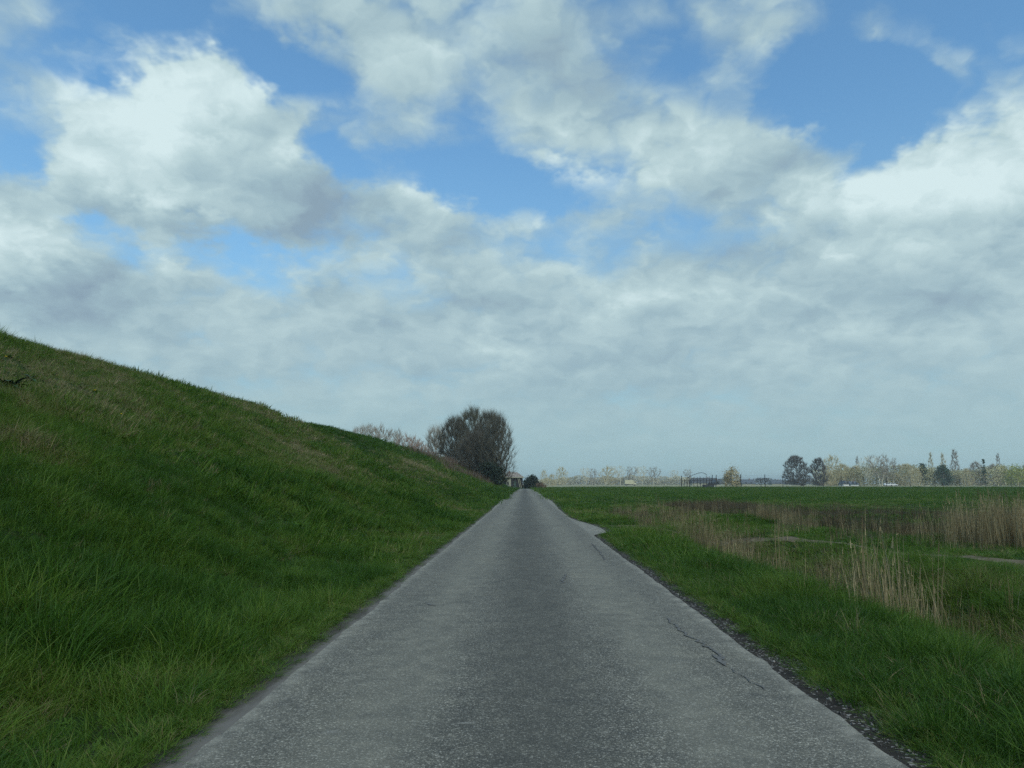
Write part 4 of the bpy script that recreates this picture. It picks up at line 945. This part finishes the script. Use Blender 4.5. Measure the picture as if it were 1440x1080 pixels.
def gable_house(name, label, px, w_px, Y, eave, ridge, wall, roofm, depth=7, gable_front=True, win=2):
    k = Y / F_PX; x = at(px, 680, Y).x; h = empty(name, (x, Y, 0), label, 'house'); w = w_px * k / 2
    ze, zr = at(px, eave, Y).z, at(px, ridge, Y).z; D = depth
    if gable_front:
        m = MB(); v = [(-w, 0, -.1), (w, 0, -.1), (w, 0, ze), (0, 0, zr - .12), (-w, 0, ze)]; v += [(a, D, c) for a, b, c in v]
        m.add(v, [(0, 1, 2, 3, 4), (9, 8, 7, 6, 5), (0, 4, 9, 5), (1, 6, 7, 2), (0, 5, 6, 1)]); m.obj('wall', wall, h)
        o = .3; m = MB(); v = [(-w - o, -o, ze - .25), (0, -o, zr), (w + o, -o, ze - .25), (-w - o, D + o, ze - .25), (0, D + o, zr), (w + o, D + o, ze - .25)]; v2 = [(a, b, c + .2) for a, b, c in v]
        m.add(v + v2, [(0, 3, 4, 1), (1, 4, 5, 2), (6, 7, 10, 9), (7, 8, 11, 10), (0, 1, 7, 6), (1, 2, 8, 7), (3, 9, 10, 4), (4, 10, 11, 5), (0, 6, 9, 3), (2, 5, 11, 8)]); rf = m.obj('roof', roofm, h)
    else:
        m = MB(); m.box(-w, w, 0, D, -.1, ze); m.obj('wall', wall, h); m = MB(); m.add(*hip_roof(-w, w, 0, D, ze, zr, .3)); rf = m.obj('roof', roofm, h)
    m = MB(); m.box(w * .3, w * .3 + .6, D * .5, D * .5 + .6, ze, zr + .6); m.obj('chimney', M_BRICK, rf)
    for i in range(win):
        cx = (i - (win - 1) / 2) * w * .8; m = MB(); m.box(cx - .5, cx + .5, -.06, -.003, .9, 2.1); wn = m.obj('window', M_GLASS, h); m = MB(); m.box(cx - .6, cx + .6, -.12, -.062, .78, .88); m.obj('sill', M_WHITE, wn)
    return h
M_SLATE = m_plain('slate_roof', (.11, .13, .15), .7, .2, 1)
gable_house('house', 'white gabled house in front of the tan trees of the grove', 1190, 7, 420, 680.5, 676.5, M_WHITE, M_SLATE)
gable_house('house', 'dark roofed white house beside the white gable', 1202, 11, 424, 681, 677, M_WHITE, M_SLATE, 7, False)
gable_house('house', 'small cream gabled house behind the cage of posts', 1008, 8, 330, 681, 676, M_CREAM, M_SLATE)
gable_house('house', 'blue roofed long house behind the lone tan bush', 1053, 18, 520, 680, 674, M_CREAM, M_SLATE, 8, False)
gable_house('house', 'long dark roofed house behind the cage of posts', 992, 36, 560, 679, 672, M_CREAM, m_plain('dark_roof', (.07, .08, .085), .8, .2), 9, False, 4)
gable_house('house', 'blue roofed far house between the dark trees and the field shelter', 1094, 16, 620, 680, 675, M_CREAM, M_SLATE, 8, False)

# parked white car and lorry
M_TYRE = m_plain('tyre', (.02, .02, .02), .9, .1); M_CAR = m_plain('car_white', (.80, .80, .80), .3, .03, 1, .5); M_YEL = m_plain('lorry_yellow', (.58, .55, .38), .5, .08, .4)
def wheels(par, xs, y0, y1, r):
    for x in xs:
        for y in (y0, y1):
            m = MB(); m.bar((x, y - .1, r), (x, y + .1, r), r, r, 14); wv = m.obj('wheel', M_TYRE, par)
            m = MB(); m.bar((x, y - .115, r), (x, y + .115, r), r * .55, r * .55, 10); m.obj('rim', M_WIRE, wv)
def car(label, px, Y):
    c = empty('parked_car', (at(px, 680, Y).x, Y, float(ground_z(at(px, 680, Y).x, Y)) + .05), label, 'car')
    def ext(prof, y0, y1, inset=0):
        n = len(prof); v = [(x, y0, z) for x, z in prof] + [(x, y1, z) for x, z in prof]
        return v, [tuple(range(n)), tuple(range(2 * n - 1, n - 1, -1))] + [(i, i + n, (i + 1) % n + n, (i + 1) % n) for i in range(n)]
    m = MB(); m.add(*ext([(-2.1, .35), (2.1, .35), (2.15, .7), (2.0, .92), (1.1, 1.0), (.45, 1.5), (-1.5, 1.55), (-2.05, 1.05), (-2.15, .7)], -.85, .85)); m.obj('body', M_CAR, c)
    for x0, x1, t0, t1 in ((-1.75, -.55, -1.4, -.55), (-.45, .85, -.45, .38)):
        m = MB(); v = [(x0, -.856, 1.04), (x1, -.856, 1.04), (t1, -.856, 1.44), (t0, -.856, 1.44)]; v += [(a, -.87, c) for a, b, c in v]; m.add(v, [(0, 1, 2, 3), (7, 6, 5, 4), (0, 4, 5, 1), (1, 5, 6, 2), (2, 6, 7, 3), (3, 7, 4, 0)]); m.obj('window', M_GLASS, c)
    wheels(c, (-1.3, 1.3), -.8, .8, .33); return c
car('white car parked before the white-barked trees', 1249, 405); car('white car parked against the nose of the other white car', 1255.5, 408)
c = empty('lorry', (at(886, 680, 480).x, 480, .05), 'pale yellow box lorry passing before the far hedge', 'lorry')
m = MB(); m.box(-3.2, 1.9, -1.2, 1.2, 1.0, 3.5); m.obj('cargo_box', M_YEL, c); m = MB(); m.box(2.0, 3.7, -1.1, 1.1, .6, 2.9); cb = m.obj('cab', M_YEL, c); m = MB(); m.box(2.6, 3.5, -1.14, -1.103, 1.8, 2.6); m.obj('window', M_GLASS, cb)
m = MB(); m.box(-3.2, 2.0, -.9, .9, .6, .95); m.obj('chassis', M_TYRE, c); wheels(c, (-2.3, 2.8), -1, 1, .48)

# ------------------------------------------------------------------ dandelions and dock on the dike
M_PETAL = m_plain('dandelion_petals', (.75, .60, .04), .7, .1, 60); M_STEM = m_plain('flower_stem', (.05, .11, .03), .7, .2, 9); M_DOCK = m_plain('dock_leaves', (.022, .055, .022), .6, .4, 12)
def on_dike(px, py):
    d = ray(px, py); t = 2.0
    while t < 120:
        p = Vector((0, 0, CAM_H)) + d * t
        if p.x < -2 and float(dike_z(p.x, p.y)) > p.z: return p
        t += .03
    return None
def flower():
    h = .27; m = MB(); m.bar((0, 0, -.03), (.01, 0, h), .0035, .003, 5); st = m.mesh('stem', M_STEM)
    v = []; f = []
    for ring, (n, r, tl) in enumerate(((20, .030, .004), (16, .022, .012), (10, .012, .016))):
        for k in range(n):
            a = 2 * math.pi * (k + .5 * ring) / n; o = len(v); da = .11
            v += [(.01 + .003 * math.cos(a - da * 3), .003 * math.sin(a - da * 3), h), (.01 + r * math.cos(a - da), r * math.sin(a - da), h + tl), (.01 + r * math.cos(a + da), r * math.sin(a + da), h + tl), (.01 + .003 * math.cos(a + da * 3), .003 * math.sin(a + da * 3), h)]; f.append((o, o + 1, o + 2, o + 3))
    hd = bpy.data.meshes.new('flower_head'); hd.from_pydata(v, [], f); hd.materials.append(M_PETAL); return st, hd
ST, HD = flower()
for (px, py, s, lab) in ((5, 529, 1.3, 'yellow dandelion just above the dark dock plant on the dike'), (131, 574, 1.3, 'yellow dandelion alone on the grassy dike face'), (168, 605, 1.1, 'yellow dandelion below the brown grass patch on the dike')):
    p = on_dike(px, py)
    if p is None: continue
    o = empty('dandelion', (p.x, p.y, float(dike_z(p.x, p.y))), lab, 'flower', 'dandelions on the dike', 1.0); o.scale = (s, s, s)
    link('stem', ST, o); link('flower_head', HD, o)
def dock(seed, n, L):
    rs = np.random.default_rng(seed); V = []; Q = []
    for i in range(n):
        a = rs.random() * 6.283; l = L * (.6 + .6 * rs.random()); up = .35 + .9 * rs.random(); w = l * .17; d = np.array([math.cos(a), math.sin(a), 0]); sd = np.array([-math.sin(a), math.cos(a), 0]); o = len(V)
        for k in range(6):
            t = k / 5; c = d * l * t * .8 + np.array([0, 0, l * (up * t - .75 * t * t)]); wd = w * math.sin(math.pi * min(1, .08 + .92 * t)) ** .7 + .004
            V += [c - sd * wd + np.array([0, 0, .02]), c + sd * wd + np.array([0, 0, .02])]
        Q += [(o + 2 * k, o + 2 * k + 1, o + 2 * k + 3, o + 2 * k + 2) for k in range(5)]
    return mesh_np('leaf', V, Q, mat=M_DOCK, smooth=True)
for (px, py, n, L, lab) in ((12, 552, 24, .36, 'dark broad-leaved dock plant on the dike below a dandelion'), (42, 537, 12, .22, 'small dark dock plant higher up the dike')):
    p = on_dike(px, py)
    if p is None: continue
    o = empty('dock_plant', (p.x, p.y, float(dike_z(p.x, p.y)) + .03), lab, 'plant'); rs_ = random.Random(px)
    for k in range(n):
        lf = link('leaf', dock(px * 50 + k, 1, L), o)

# ------------------------------------------------------------------ haze over the lowland
HZ = bpy.data.materials.new('haze'); HZ.use_nodes = True; HZ.node_tree.nodes.clear(); g = NG(HZ.node_tree)
pv = g.n('ShaderNodeVolumePrincipled'); pv.inputs['Color'].default_value = (.85, .93, .95, 1); pv.inputs['Density'].default_value = .0003; pv.inputs['Anisotropy'].default_value = .2
ho = g.n('ShaderNodeOutputMaterial'); g.link(pv.outputs[0], ho.inputs['Volume'])
m = MB(); m.box(-4100, 4100, -500, 4600, -1.6, 26); kind(m.obj('haze', HZ), 'stuff', 'thin pale haze over the lowland')
